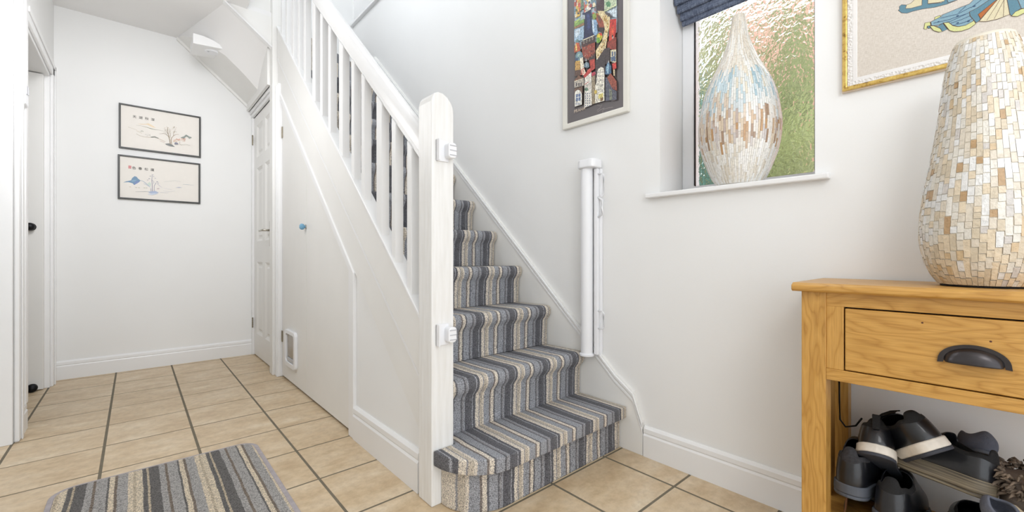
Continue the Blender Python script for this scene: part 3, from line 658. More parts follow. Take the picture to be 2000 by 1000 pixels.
c1 = q1(150, 150); c2 = q2(345, 165); sl_ = q2(240, 150)
picture(1.604, 1.926, -.087, .388, 'upper of two black-framed landscape pictures, bare tree with orange foliage', art1, ('天湖秋深', c1[0], c1[1] - .009), None)
picture(1.240, 1.557, -.092, .385, 'lower of two black-framed landscape pictures, blue mountain and pine tree', art2, ('色春松廬', c2[0], c2[1] - .009), sl_)

# ------------------------------------------------------------------ tall poster on the right wall
po = thing('framed_poster', 'tall silver-white framed poster of crowded painted city towers on grey card', 'poster', (WX, 1.22, 1.456))
py0, py1, pz0, pz1 = 1.034, 1.408, 1.456, 2.46
ring(B(), [(py0, pz0), (py1, pz0), (py1, pz1), (py0, pz1)], [(py0 + .025, pz0 + .025), (py1 - .028, pz0 + .025), (py1 - .028, pz1 - .025), (py0 + .025, pz1 - .025)], 'x', 1.582, 1.60).build('frame', plain('silver_white_frame', (228, 225, 216), .3, .15, .02), po, .003)
CARD = NT('grey_card'); CARD.set(Base_Color=(*lin((98, 92, 94)), 1), Roughness=.35, Coat_Weight=.6, Coat_Roughness=.08); 
B().box(1.590, 1.599, py0 + .022, py1 - .022, pz0 + .022, pz1 - .022).build('mount_card', CARD.m, po)
def w1_(u, v): p = on_x(1110 + u * .13, v * .13, 1.59); return (p.y, p.z)
def w2_(u, v): p = on_x(1105 + u * .145, 110 + v * .145, 1.59); return (p.y, p.z)
S = []
def g1(c, pts): S.append((c, [w1_(*p) for p in pts]))
def g2(c, pts): S.append((c, [w2_(*p) for p in pts]))
# background of the painted strip (continues up behind the frame top)
Y0, Y1 = w1_(735, 0)[0], w1_(98, 0)[0]
S.append(((176, 190, 200), [(Y0, 1.50 + .09), (Y1, 1.50 + .07), (Y1, 2.40), (Y0, 2.40)]))
S.append(((70, 62, 60), [(Y0, 1.56), (Y1, 1.545), (Y1, 1.82), (Y0, 1.82)]))
rp = random.Random(4)
PALT = [(196, 88, 70), (228, 214, 180), (120, 150, 170), (90, 120, 92), (214, 178, 90), (60, 66, 92), (180, 190, 190), (150, 70, 60), (230, 230, 220)]
yv = 2.39
while yv > 2.02:       # town above the river
    u = Y0
    while u < Y1 - .005:
        w_ = rp.uniform(.012, .03); h_ = rp.uniform(.02, .06); e = min(u + w_, Y1)
        S.append((rp.choice(PALT), [(u, yv - h_), (e, yv - h_), (e, yv), ((u + e) / 2, yv + rp.uniform(0, .02)), (u, yv)])); 
        for q in range(2): S.append(((50, 50, 60), [(u + (e - u) * (.2 + .4 * q), yv - h_ * .6), (u + (e - u) * (.35 + .4 * q), yv - h_ * .6), (u + (e - u) * (.35 + .4 * q), yv - h_ * .3), (u + (e - u) * (.2 + .4 * q), yv - h_ * .3)]))
        u = e
    yv -= .04
for _ in range(45):
    a = rp.uniform(98, 440); b = rp.uniform(0, 290); w_ = rp.uniform(12, 40); h_ = rp.uniform(15, 60); g1(rp.choice(PALT), [(a, b + h_), (a + w_, b + h_ - 8), (a + w_, b - 6), (a + w_ / 2, b - 18), (a, b)])
g1((70, 52, 58), [(430, -60), (548, -90), (548, 165), (430, 190)])
g1((186, 200, 170), [(550, -60), (735, -90), (735, 60), (550, 160)]); g1((90, 140, 100), [(570, 50), (620, 20), (650, 60), (640, 110), (590, 110)]); g1((206, 216, 176), [(550, 165), (735, 60), (735, 90), (560, 185)])
g1((200, 214, 222), [(590, 180), (735, 130), (735, 270), (640, 250)])
g1((130, 165, 90), [(100, 360), (250, 290), (250, 340), (100, 410)]); g1((176, 204, 120), [(100, 330), (200, 270), (190, 300), (110, 375)]); g1((150, 120, 90), [(100, 410), (248, 345), (248, 385), (100, 445)])
g1((160, 185, 205), [(100, 450), (248, 390), (240, 600), (100, 640)]); g1((205, 218, 228), [(110, 470), (190, 430), (180, 520), (120, 580)])
g1((140, 170, 200), [(362, 300), (450, 300), (450, 520), (380, 560)]); g1((225, 232, 236), [(370, 310), (385, 305), (400, 480), (385, 500)])
g1((44, 50, 82), [(265, 185), (350, 145), (362, 470), (410, 545), (225, 620), (248, 540)]); g1((62, 74, 118), [(285, 230), (330, 200), (345, 420), (300, 460)]); g1((230, 225, 200), [(255, 185), (350, 132), (350, 146), (262, 196)])
g1((225, 215, 185), [(225, 605), (400, 530), (400, 545), (225, 620)]); g1((74, 58, 58), [(205, 640), (410, 545), (415, 890), (240, 930)]); g1((150, 72, 58), [(215, 720), (410, 640), (412, 800), (300, 900), (225, 850)])
for i in range(60): a = rp.uniform(215, 405); b = rp.uniform(650, 900); g1(rp.choice([(110, 50, 45), (190, 100, 70), (60, 44, 50), (170, 150, 130)]), [(a, b), (a + 6, b - 3), (a + 7, b + 22), (a + 1, b + 24)])
for i in range(4): a = 235 + i * 44; b = 648 - i * 20; g1((190, 185, 170), [(a, b + 20), (a + 20, b + 12), (a + 18, b - 24), (a + 4, b - 22)]); g1((60, 50, 52), [(a + 5, b + 14), (a + 15, b + 9), (a + 14, b - 14), (a + 6, b - 12)])
g1((60, 50, 54), [(440, 380), (560, 330), (550, 520), (450, 460)]); g1((150, 78, 60), [(430, 200), (530, 300), (560, 420), (480, 420), (430, 300)])
g1((110, 80, 70), [(450, 250), (480, 240), (500, 320), (470, 330)]); g1((140, 160, 80), [(370, 230), (420, 195), (440, 260), (400, 310), (380, 280)])
g1((222, 204, 160), [(450, 170), (560, 175), (640, 260), (640, 360), (600, 560), (570, 760), (560, 860), (440, 920), (425, 770), (520, 620), (560, 450), (540, 330), (480, 240)])
for i in range(90):
    t_ = rp.random(); bx = [(520, 230), (590, 320), (590, 470), (550, 640), (490, 780), (480, 880)]; k_ = t_ * 5; i0 = min(int(k_), 4); f_ = k_ - i0
    a = bx[i0][0] * (1 - f_) + bx[i0 + 1][0] * f_ + rp.uniform(-30, 35); b = bx[i0][1] * (1 - f_) + bx[i0 + 1][1] * f_ + rp.uniform(-12, 12)
    g1(rp.choice([(196, 160, 90), (240, 228, 196), (160, 120, 70), (226, 190, 110), (110, 80, 60)]), [(a, b), (a + 9, b - 10), (a + 11, b + 12), (a + 3, b + 22)])
for i in range(5): a = 440 + i * 26; b = 900 - i * 18; g1((240, 240, 232), [(a, b + 15), (a + 14, b + 10), (a + 13, b - 25), (a + 2, b - 20)])
g1((196, 60, 52), [(640, 305), (735, 290), (735, 480), (690, 640), (640, 720), (620, 700)]); g1((216, 90, 64), [(650, 420), (700, 400), (690, 560), (650, 600)]); g1((224, 120, 70), [(625, 650), (690, 620), (650, 720), (625, 735)]); g1((60, 46, 48), [(668, 535), (690, 528), (688, 570), (668, 575)]); g1((225, 220, 210), [(680, 560), (695, 555), (690, 590), (676, 595)])
g1((88, 84, 88), [(560, 180), (640, 210), (690, 290), (640, 262), (570, 215)])
for x_ in (612, 670): g1((50, 52, 60), [(x_ - 5, 260), (x_, 190), (x_ + 5, 260)])
g1((206, 190, 70), [(440, 540), (470, 505), (520, 520), (530, 570), (500, 620), (450, 600)]); g1((200, 70, 50), [(470, 505), (510, 498), (530, 540), (500, 545)]); g1((110, 160, 70), [(440, 580), (480, 570), (500, 630), (470, 660), (440, 650)])
g1((140, 60, 48), [(600, 640), (735, 560), (735, 760), (600, 740)]); g1((66, 56, 58), [(560, 740), (640, 720), (640, 960), (420, 1010), (430, 930)])
g1((120, 150, 150), [(125, 620), (150, 590), (175, 620), (170, 650), (130, 655)]); g1((190, 96, 66), [(105, 720), (130, 650), (180, 650), (200, 770), (105, 800)]); g1((222, 200, 120), [(120, 690), (135, 660), (150, 760), (125, 780)])
g1((112, 142, 152), [(115, 930), (120, 840), (150, 790), (190, 775), (225, 800), (238, 860), (235, 930)]); g1((150, 176, 168), [(150, 850), (165, 800), (190, 790), (185, 870)]); g1((70, 92, 120), [(115, 930), (120, 870), (160, 880), (165, 925)])
g1((196, 160, 80), [(125, 925), (200, 915), (200, 1010), (125, 1010)]); g1((230, 222, 196), [(200, 890), (232, 880), (236, 1010), (200, 1010)])
g1((214, 206, 176), [(650, 760), (735, 750), (735, 960), (650, 930)])
for a in (668, 706): g1((84, 100, 130), [(a, 785), (a + 22, 780), (a + 22, 850), (a, 855)]); g1((96, 110, 140), [(a - 4, 875), (a + 22, 868), (a + 20, 930), (a, 930)])
g1((156, 176, 186), [(600, 1000), (620, 930), (645, 1000)]); g1((196, 70, 62), [(680, 970), (735, 940), (735, 1010), (690, 1010)])
# lower half
g2((190, 150, 84), [(140, 90), (205, 80), (210, 190), (140, 210)]); g2((96, 72, 62), [(135, 200), (230, 180), (240, 260), (135, 270)]); g2((236, 228, 206), [(205, 30), (245, 20), (262, 170), (285, 230), (245, 265), (215, 190)])
for i in range(4): g2((196, 70, 64), [(215, 190 + i * 20), (262, 160 + i * 22), (266, 168 + i * 22), (218, 200 + i * 20)])
g2((110, 132, 146), [(258, 150), (262, 110), (290, 80), (325, 100), (332, 150), (300, 165)]); g2((160, 180, 186), [(285, 90), (300, 85), (300, 140), (285, 145)]); g2((196, 206, 206), [(280, 70), (288, 25), (296, 70)])
g2((176, 66, 54), [(330, 60), (405, 40), (410, 170), (370, 200), (345, 150)]); g2((190, 64, 58), [(250, 265), (345, 160), (375, 180), (355, 215), (270, 300)]); g2((210, 90, 80), [(300, 200), (345, 165), (350, 180), (310, 220)])
g2((226, 222, 212), [(270, 300), (360, 215), (365, 660), (265, 700)]); g2((200, 70, 66), [(270, 380), (325, 345), (325, 352), (270, 390)]); g2((205, 198, 188), [(275, 400), (360, 340), (360, 440), (275, 480)])
g2((104, 132, 112), [(262, 460), (280, 425), (310, 430), (318, 465), (290, 475)])
for i in range(6):
    for j in range(3): a = 276 + j * 28; b = 500 + i * 32; g2((112, 118, 140), [(a, b), (a + 11, b - 4), (a + 11, b + 16), (a, b + 20)])
g2((180, 172, 160), [(130, 330), (260, 300), (262, 400), (132, 430)]); g2((120, 84, 66), [(130, 330), (185, 260), (255, 300), (135, 345)]); g2((226, 216, 190), [(130, 340), (255, 298), (255, 304), (130, 348)])
for a in (150, 185, 215): g2((84, 80, 84), [(a, 365), (a + 16, 360), (a + 16, 405), (a, 410)])
g2((110, 84, 70), [(132, 440), (240, 410), (240, 500), (132, 520)]); g2((232, 230, 220), [(136, 520), (142, 480), (180, 455), (215, 475), (232, 515), (232, 655), (136, 682)]); g2((104, 122, 158), [(152, 520), (215, 505), (215, 600), (152, 615)]); g2((224, 228, 224), [(180, 515), (186, 513), (186, 607), (180, 609)]); g2((224, 228, 224), [(150, 560), (216, 548), (216, 555), (150, 567)])
for a in (150, 175, 200): g2((150, 156, 176), [(a, 635), (a + 14, 631), (a + 14, 655), (a, 660)])
g2((190, 64, 84), [(362, 230), (405, 215), (425, 240), (372, 280)]); g2((150, 136, 112), [(365, 280), (412, 260), (412, 640), (368, 655)])
g2((62, 54, 56), [(412, 60), (545, 20), (545, 300), (420, 370)])
g2((228, 224, 210), [(425, 370), (432, 270), (450, 180), (490, 150), (525, 165), (535, 240), (535, 605), (412, 640), (412, 400)])
for i in range(26): a = 432 + (i % 4) * 26 + rp.uniform(-3, 3); b = 200 + (i // 4) * 62 + rp.uniform(-10, 10); g2(rp.choice([(70, 60, 62), (120, 100, 90), (90, 84, 96)]), [(a, b), (a + 7, b - 5), (a + 8, b + 24), (a + 1, b + 26)])
g2((206, 180, 90), [(400, 470), (425, 455), (440, 490), (420, 520), (402, 505)]); g2((214, 200, 120), [(455, 520), (520, 500), (520, 560), (455, 580)]); g2((120, 90, 50), [(480, 570), (520, 555), (520, 600), (482, 612)])
g2((62, 96, 128), [(545, 250), (550, 150), (590, 75), (630, 140), (630, 235), (590, 255)]); g2((140, 176, 196), [(560, 170), (590, 90), (600, 150), (590, 240), (575, 240)]); g2((220, 228, 228), [(586, 90), (592, 60), (598, 90)])
g2((200, 62, 56), [(640, 110), (695, 85), (698, 170), (650, 190)]); g2((220, 200, 160), [(655, 190), (675, 185), (675, 270), (660, 270)]); g2((84, 104, 132), [(620, 20), (680, 0), (680, 60), (630, 80)])
g2((146, 74, 56), [(565, 310), (620, 235), (700, 340), (705, 470), (640, 440), (600, 370)]); g2((88, 90, 104), [(548, 290), (570, 290), (640, 440), (700, 480), (700, 590), (550, 610)]); g2((120, 124, 106), [(600, 440), (640, 470), (640, 590), (605, 600)])
for i in range(14): a = 560 + (i % 5) * 26; b = 420 + (i // 5) * 55; g2((60, 62, 76), [(a, b), (a + 8, b - 2), (a + 8, b + 26), (a, b + 28)])
decal(S, 'x', 'painting', PAINTING, po, 1.5895, .000012)
sg = ribbon([w2_(u, v) for u, v in [(430, 660), (470, 672), (500, 650), (470, 700), (430, 730), (440, 750), (480, 720), (530, 700), (510, 720), (540, 712), (590, 695), (645, 688)]], .0012, (170, 158, 156)) + ribbon([w2_(508, 730), w2_(506, 780)], .0012, (170, 158, 156)) + ribbon([w2_(622, 606), w2_(676, 592)], .003, (180, 170, 170))
decal(sg, 'x', 'signature', PRINT, po, 1.5895 - .0045, .00001)
tp = on_x(1105 + 183 * .145, 110 + 742 * .145, 1.584)
text_mesh('PRAHA', .022, (1.5850, tp.y, tp.z), (PI / 2, 0, -PI / 2), plain('cream_ink', (214, 196, 176), .6), po, 'title_lettering')

# ------------------------------------------------------------------ gold framed embroidery
gp = thing('framed_embroidery', 'gilt-framed linen embroidery of blue robes with yellow trim', 'picture', (WX, 0, 1.325))
gy0, gy1, gz0, gz1 = -.42, .297, 1.325, 2.15
def fr_ring(d0, d1): return ([(gy0 + d0, gz0 + d0), (gy1 - d0, gz0 + d0), (gy1 - d0, gz1 - d0), (gy0 + d0, gz1 - d0)], [(gy0 + d1, gz0 + d1), (gy1 - d1, gz0 + d1), (gy1 - d1, gz1 - d1), (gy0 + d1, gz1 - d1)])
GOLD = NT('worn_gilt'); v = GOLD.coords(); nn = GOLD.noise(v, 70, 4, .7); GOLD.col(GOLD.ramp(nn, [(.33, lin((110, 84, 40))), (.42, lin((196, 160, 84))), (.7, lin((226, 200, 120)))])); GOLD.set(Metallic=.55, Roughness=.35)
a, b = fr_ring(0, .003); ring(B(), a, b, 'x', 1.586, 1.60).build('outer_edge', plain('pale_frame_edge', (222, 205, 185), .5), gp)
a, b = fr_ring(.002, .014); ring(B(), a, b, 'x', 1.580, 1.60).build('frame', GOLD.m, gp, .003)
SLIP = NT('carved_white_slip'); v = SLIP.coords(); vn = SLIP.N('ShaderNodeTexVoronoi'); vn.inputs['Scale'].default_value = 170; SLIP.L(v, vn.inputs['Vector']); SLIP.set(Base_Color=(*lin((228, 224, 220)), 1), Roughness=.6); SLIP.bump(vn.outputs[0], .9, .004)
a, b = fr_ring(.014, .026); ring(B(), a, b, 'x', 1.583, 1.60).build('carved_slip', SLIP.m, gp, .001)
a, b = fr_ring(.026, .036); ring(B(), a, b, 'x', 1.588, 1.60).build('inner_slip', plain('ivory_slip', (228, 225, 222), .5), gp, .001)
LIN = NT('linen'); v = LIN.coords((1, 260, 30)); v2 = LIN.coords((1, 30, 260)); mm = LIN.mix(.5, LIN.noise(v, 3, 2), LIN.noise(v2, 3, 2)); LIN.col(LIN.ramp(mm, [(.38, lin((198, 188, 176))), (.6, lin((216, 208, 198)))])); LIN.set(Roughness=.9); LIN.bump(mm, .3, .001)
B().box(1.592, 1.599, gy0 + .03, gy1 - .03, gz0 + .03, gz1 - .03).build('linen', LIN.m, gp)
def e_(u, v): p = on_x(1740 + u * .13, v * .13, 1.592); return (p.y, p.z)
E_ = []
def ge(c, pts, outline=True):
    P = [e_(*p) for p in pts]; E_.append((c, P))
    if outline: E_.extend(ribbon(P + [P[0]], .0011, (92, 74, 62)))
T1, T2, YL, CRM, OR = (96, 134, 150), (130, 162, 176), (206, 208, 146), (214, 204, 172), (176, 104, 56)
ge(T1, [(110, 155), (130, 140), (125, 100), (160, 70), (230, 75), (470, 70), (470, -40), (560, -40), (560, 60), (760, 40), (840, -40), (1100, -80), (1000, 0), (850, 60), (660, 110), (480, 135), (330, 170), (240, 200), (160, 195)])
ge(CRM, [(235, 75), (300, 50), (340, 10), (400, -40), (470, -40), (465, 80), (300, 125), (220, 128)]); ge(CRM, [(560, -40), (840, -50), (800, 20), (700, 40), (555, 55)]); ge(T2, [(840, -20), (1050, -80), (1000, 0), (860, 40)])
ge(YL, [(660, 260), (740, 230), (760, 280), (720, 310), (655, 300)]); ge(YL, [(510, 345), (590, 330), (600, 385), (545, 395), (535, 445), (495, 435)])
ge(T1, [(545, 395), (590, 385), (700, 400), (780, 350), (850, 440), (770, 475), (740, 430), (640, 410), (560, 430)], True)
ge(T2, [(600, 330), (770, 240), (760, 230), (1000, 130), (1180, 60), (1270, -30), (1560, -60), (1480, 20), (1300, 130), (1190, 170), (1250, 300), (1180, 380), (1010, 400), (930, 385), (880, 345), (780, 350), (700, 385), (610, 385)])
for L_ in ([(740, 275), (1000, 215), (1200, 110)], [(780, 350), (900, 320), (1180, 190)], [(640, 350), (860, 300), (1130, 210)], [(1020, 190), (1130, 90)], [(900, 350), (1050, 300), (1190, 240)], [(930, 385), (1100, 340), (1230, 280)], [(1200, 120), (1400, -30)]): E_.extend(ribbon([e_(*p) for p in L_], .0014, (66, 92, 118)))
for cx, cy in ((1000, 240), (1250, 95), (715, 330), (1005, 345), (1165, 320)): E_.append(blob(*e_(cx, cy), .0028, .0018, (60, 84, 112), 7, cx))
ge(T1, [(1180, 180), (1300, 120), (1480, 0), (1600, -80), (1700, -80), (1560, 20), (1310, 220), (1350, 290), (1320, 320), (1280, 345), (1260, 320), (1190, 240)])
ge(OR, [(1310, 220), (1560, 20), (1600, 0), (1350, 285)]); ge(CRM, [(1350, 295), (1600, 0), (1740, -20), (1790, 215), (1600, 290), (1440, 325), (1330, 325)])
for L_ in ([(1440, 310), (1640, 0)], [(1550, 290), (1700, 0)], [(1690, 250), (1700, 0)]): E_.extend(ribbon([e_(*p) for p in L_], .0009, (120, 100, 84)))
ge(T1, [(1740, -30), (1900, -60), (1980, 110), (1880, 180), (1810, 240), (1785, 210)]); ge(T2, [(1880, -60), (2200, -60), (2200, 100), (1960, 130)])
ge(YL, [(1810, 245), (1870, 180), (1960, 140), (2150, 90), (2200, 150), (2000, 200), (1900, 250)]); ge(YL, [(790, 345), (870, 340), (930, 390), (1010, 405), (1120, 385), (1250, 315), (1275, 360), (1180, 430), (1060, 470), (950, 478), (880, 460)]); ge(YL, [(585, 395), (640, 390), (740, 430), (770, 475), (720, 485), (640, 460)])
decal(E_, 'x', 'embroidery', STITCH, gp, 1.592, .00001)

# ------------------------------------------------------------------ vases
def r_at(prof, z):
    for (r0, z0), (r1, z1) in zip(prof, prof[1:]):
        if z0 <= z <= z1: t = (z - z0) / (z1 - z0); return r0 + (r1 - r0) * t
    return prof[-1][0]
def smooth_prof(prof, n=60):
    zs = [p[1] for p in prof]; rs = [p[0] for p in prof]; out = []
    m = [(rs[min(i + 1, len(rs) - 1)] - rs[max(i - 1, 0)]) / (zs[min(i + 1, len(zs) - 1)] - zs[max(i - 1, 0)]) for i in range(len(rs))]
    for k_ in range(n + 1):
        z = zs[0] + (zs[-1] - zs[0]) * k_ / n; i = max(j for j in range(len(zs) - 1) if zs[j] <= z + 1e-9); h = zs[i + 1] - zs[i]; t = (z - zs[i]) / h
        out.append(((2 * t**3 - 3 * t**2 + 1) * rs[i] + (t**3 - 2 * t**2 + t) * h * m[i] + (-2 * t**3 + 3 * t**2) * rs[i + 1] + (t**3 - t**2) * h * m[i + 1], z))
    return out
VP = smooth_prof([(.070, 0), (.078, .012), (.093, .042), (.102, .083), (.1055, .115), (.104, .161), (.098, .2165), (.0845, .3006), (.073, .385), (.063, .4805), (.0535, .53), (.047, .553)])
vc = Vector((1.43, .010, .7685))
bvz = thing('mosaic_vase', 'large cream mother-of-pearl mosaic vase standing on the oak table', 'vase', tuple(vc))
GR = plain('vase_grout', (222, 214, 198), .6, 0, .04, 30)
B().lathe([(max(r_ - .0002, .01), z + .003) for r_, z in VP] + [(.040, .554), (.034, .545), (.034, .40)], vc, 64).build('vase_body', GR, bvz, 0, True)
B().lathe([(.070, 0), (.071, .004), (.0, .0045)], vc, 48).build('felt_base', RUBBER, bvz)
NC = [(216, 211, 200), (209, 199, 182), (200, 186, 162), (220, 219, 216), (200, 176, 140), (214, 198, 172), (176, 144, 104), (198, 192, 186)]
def nacre(i, c):
    t = NT('nacre_%s' % ['white', 'ivory', 'cream', 'silver', 'amber', 'sand', 'brown', 'grey'][i]); v = t.coords((1, 1, 1), True); n_ = t.noise(v, 120, 4, .65); l_ = lin(c)
    t.col(t.ramp(n_, [(.3, tuple(x * .86 for x in l_)), (.6, tuple(min(1, x * 1.06) for x in l_))])); t.set(Roughness=.24 if i in (0, 3, 7) else .3, Coat_Weight=.35, Metallic=.05 if i in (3, 0) else 0.0); t.bump(n_, .55, .004); return t.m
NM = [nacre(i, c) for i, c in enumerate(NC)]
tiles = []
rt = random.Random(12); ncol = 58
for k_ in range(ncol):
    z = .006 - rt.uniform(0, .008)
    while z < .545:
        h = rt.uniform(.012, .024) if rt.random() < .8 else rt.uniform(.028, .045)
        z1 = min(z + h, .550); z0_ = max(z, .004)
        if z1 - z0_ > .004:
            th0 = 2 * PI * k_ / ncol + .10 * math.sin(z0_ * 6); th = th0 + PI / ncol
            zm = (z0_ + z1) / 2; f_ = zm / .55
            if zm < .10: pw_ = [.8, 3, 4, .3, .9, 5, .25, .2]
            elif zm < .16: pw_ = [3, 3, 2, 1.5, .4, 1.4, .3, .8]
            else: pw_ = [3.4, 3.0, 2, 3, .5, 1.6, .4, 1.0]
            ci = rt.choices(range(8), pw_)[0]
            tiles.append((th, z0_, z1, ci))
        z = z1 + .0008
def facing(t): return math.cos(t[0] - math.atan2(-vc.y, -vc.x)) * (1 if True else 0)
tiles.sort(key=lambda t: -facing(t) - .002 * (t[2] - t[1]) * 100)
UB = {}
def tile_geo(th, z0_, z1, add=.0016):
    r0, r1 = r_at(VP, z0_), r_at(VP, z1); hw = PI / ncol * .93
    pts = []
    for rr in (-.001, add):
        for (tt, zz_, r_) in ((th - hw, z0_ + .0004, r0), (th + hw, z0_ + .0004, r0), (th + hw, z1 - .0004, r1), (th - hw, z1 - .0004, r1)):
            pts.append((vc.x + (r_ + rr) * math.cos(tt), vc.y + (r_ + rr) * math.sin(tt), vc.z + zz_))
    return pts, [(3, 2, 1, 0), (4, 5, 6, 7), (0, 1, 5, 4), (1, 2, 6, 5), (2, 3, 7, 6), (3, 0, 4, 7)]
for t_ in tiles[:300]:
    vs, fs = tile_geo(t_[0], t_[1], t_[2], .0012 + rt.uniform(0, .0012)); B().add(vs, fs).build('mosaic_tile', NM[t_[3]], bvz)
rest = B()
for t_ in tiles[300:]:
    vs, fs = tile_geo(t_[0], t_[1], t_[2], .0012 + rt.uniform(0, .0012)); rest.add(vs, fs, None, t_[3])
tag(rest.build('mosaic_tiles', NM, bvz), kind='stuff')

VW = smooth_prof([(.072, 0), (.093, .035), (.110, .080), (.127, .132), (.135, .198), (.132, .250), (.1205, .317), (.099, .382), (.066, .447), (.040, .514), (.0255, .575), (.0215, .622)], 80)
vw = Vector((1.652, .612, 1.0915))
wv = thing('window_vase', 'tall teardrop vase of white, blue and brown shell strips on the window sill', 'vase', tuple(vw))
B().lathe([(max(r_ - .001, .01), z) for r_, z in VW] + [(.017, .621), (.015, .60), (.014, .4)], vw, 64).build('vase_body', plain('white_vase_body', (226, 222, 214), .4), wv, 0, True)
rs = random.Random(21); sb = B(); nc = 110
for k_ in range(nc):
    z = -rs.uniform(0, .03)
    while z < .618:
        h = rs.uniform(.018, .055); z0_, z1 = max(z, .002), min(z + h, .620)
        if z1 - z0_ > .004:
            zm = z0_ + .5 * (z1 - z0_) + .012 * math.sin(k_ * .5); a0 = 2 * PI * (k_ + .5) / nc
            side = math.cos(a0 - math.radians(-60))
            if zm < .125: c_ = rs.choice([(238, 236, 230), (230, 226, 216), (222, 214, 200), (242, 242, 240)])
            elif zm < .235: c_ = rs.choice([(200, 172, 142), (166, 138, 114), (222, 206, 184), (186, 170, 162), (214, 196, 172), (206, 198, 194), (190, 150, 106), (216, 202, 188)]) if rs.random() < .75 else (226, 220, 212)
            elif zm < .30: c_ = rs.choice([(206, 214, 216), (180, 198, 204), (226, 226, 222), (212, 196, 178), (226, 224, 218)])
            elif zm < .39: c_ = rs.choice([(188, 206, 212), (160, 186, 196), (226, 226, 220), (210, 216, 216), (216, 208, 190)])
            else: c_ = rs.choice([(232, 226, 214), (226, 216, 200), (238, 236, 230), (220, 212, 200)])
            hw = PI / nc * .9; r0, r1 = r_at(VW, z0_), r_at(VW, z1); pts = []
            for rr in (-.0008, .0005 + rs.uniform(0, .0008)):
                for (tt, zz_, r_) in ((a0 - hw, z0_ + .0003, r0), (a0 + hw, z0_ + .0003, r0), (a0 + hw, z1 - .0003, r1), (a0 - hw, z1 - .0003, r1)): pts.append((vw.x + (r_ + rr) * math.cos(tt), vw.y + (r_ + rr) * math.sin(tt), vw.z + zz_))
            sb.add(pts, [(3, 2, 1, 0), (4, 5, 6, 7), (0, 1, 5, 4), (1, 2, 6, 5), (2, 3, 7, 6), (3, 0, 4, 7)], lin(c_))
        z = z1
tag(sb.build('shell_strips', NACRE, wv), kind='stuff')

# ------------------------------------------------------------------ oak console table
ct = thing('console_table', 'light oak console table with a drawer and cup handle against the wall', 'console table', (1.44, -.2, 0))
TZ = .768; cy0, cy1 = -.62, .344
B().prism([(1.279, .746), (1.589, .746), (1.589, TZ), (1.285, TZ), (1.273, TZ - .006), (1.273, .750)], 'y', cy0, cy1).build('table_top', OAK_Y, ct, .002)
lx0, lx1 = 1.293, 1.345
for (xa, xb) in ((lx0, lx1), (1.545, 1.585)):
    for (ya, yb) in ((.274, .326), (cy0 + .02, cy0 + .07)): B().box(xa, xb, ya, yb, 0, .746).build('leg', OAK_Z, ct, .0015)
B().box(1.297, 1.32, cy0 + .07, .274, .712, .746).build('front_rail', OAK_Y, ct, .001)
B().box(1.297, 1.32, .239, .274, .556, .712).build('stile', OAK_Z, ct, .001)
B().box(1.294, 1.34, cy0 + .07, .274, .528, .556).build('front_rail', OAK_Y, ct, .0015)
B().box(1.345, 1.545, .292, .318, .528, .746).build('side_panel', OAK_X, ct, .001)
B().box(1.560, 1.575, cy0 + .07, .274, .60, .746).build('back_rail', OAK_Y, ct, .001)
B().box(1.345, 1.545, .298, .318, .528, .556).build('side_rail', OAK_X, ct)
B().box(1.38, 1.43, .300, .316, .16, .53).build('side_slat', OAK_Z, ct, .001)
B().box(1.47, 1.52, .300, .316, .16, .53).build('side_slat', OAK_Z, ct, .001)
B().box(1.30, 1.585, cy0 + .02, .322, .135, .160).build('shelf', OAK_Y, ct, .001)
dr = B().box(1.296, 1.315, -.33, .2365, .5585, .7085).build('drawer', OAK_Y, ct, .0025, segs=3)
B().box(1.315, 1.318, -.34, .239, .556, .712).build('drawer_gap_shade', RUBBER, ct)  # black sheet standing in for the shade in the gap round the drawer
B().box(1.315, 1.54, -.32, .23, .562, .700).build('drawer_box', OAK_X, dr)
for (yk, zk) in ((.100, .690), (-.0, .664)): B().lathe([(.0, -.0004), (.002, 0)], (1.2957, yk, zk), 8, 'x').build('knot', plain('dark_knot', (80, 40, 20), .6), dr)
# cup handle
hy, hz_, hw, hh_ = .024, .617, .052, .036
cb = B(); vs = []; nu, nv = 20, 8
for i in range(nu + 1):
    t_ = PI * i / nu
    for j in range(nv + 1):
        s_ = j / nv * PI / 2          # 0 = against drawer, up to the lip
        yy_ = hy + math.cos(t_) * hw * .86 * (1 - .07 * math.sin(s_)); zz_ = hz_ + math.sin(t_) * hh_ * .84 * math.cos(s_) - .004 * math.sin(s_)
        vs.append((1.2950 - .024 * math.sin(s_) * math.sin(t_) ** .5, yy_, zz_))
fs = [(i * (nv + 1) + j, (i + 1) * (nv + 1) + j, (i + 1) * (nv + 1) + j + 1, i * (nv + 1) + j + 1) for i in range(nu) for j in range(nv)]
cb.add(vs, fs).build('cup_handle', PEWTER, dr, 0, True, 1, .0018)
rim = [(1.2945, hy + math.cos(PI * i / 24) * hw, hz_ + math.sin(PI * i / 24) * hh_) for i in range(25)]
rim = [(1.2945, hy + hw + .001, hz_ - .007)] + rim + [(1.2945, hy - hw - .001, hz_ - .007)]
rmb = B()
inn = [(x, hy + (y - hy) * .82, hz_ + (z - hz_) * .80) for x, y, z in rim]
for i in range(len(rim) - 1):
    a0, a1, b0, b1 = rim[i], rim[i + 1], inn[i], inn[i + 1]
    rmb.add([a0, a1, b1, b0, *[(p[0] - .003, p[1], p[2]) for p in (a0, a1, b1, b0)]], [(0, 1, 2, 3), (4, 7, 6, 5), (0, 4, 5, 1), (3, 2, 6, 7)])
rmb.build('handle_flange', PEWTER, dr)

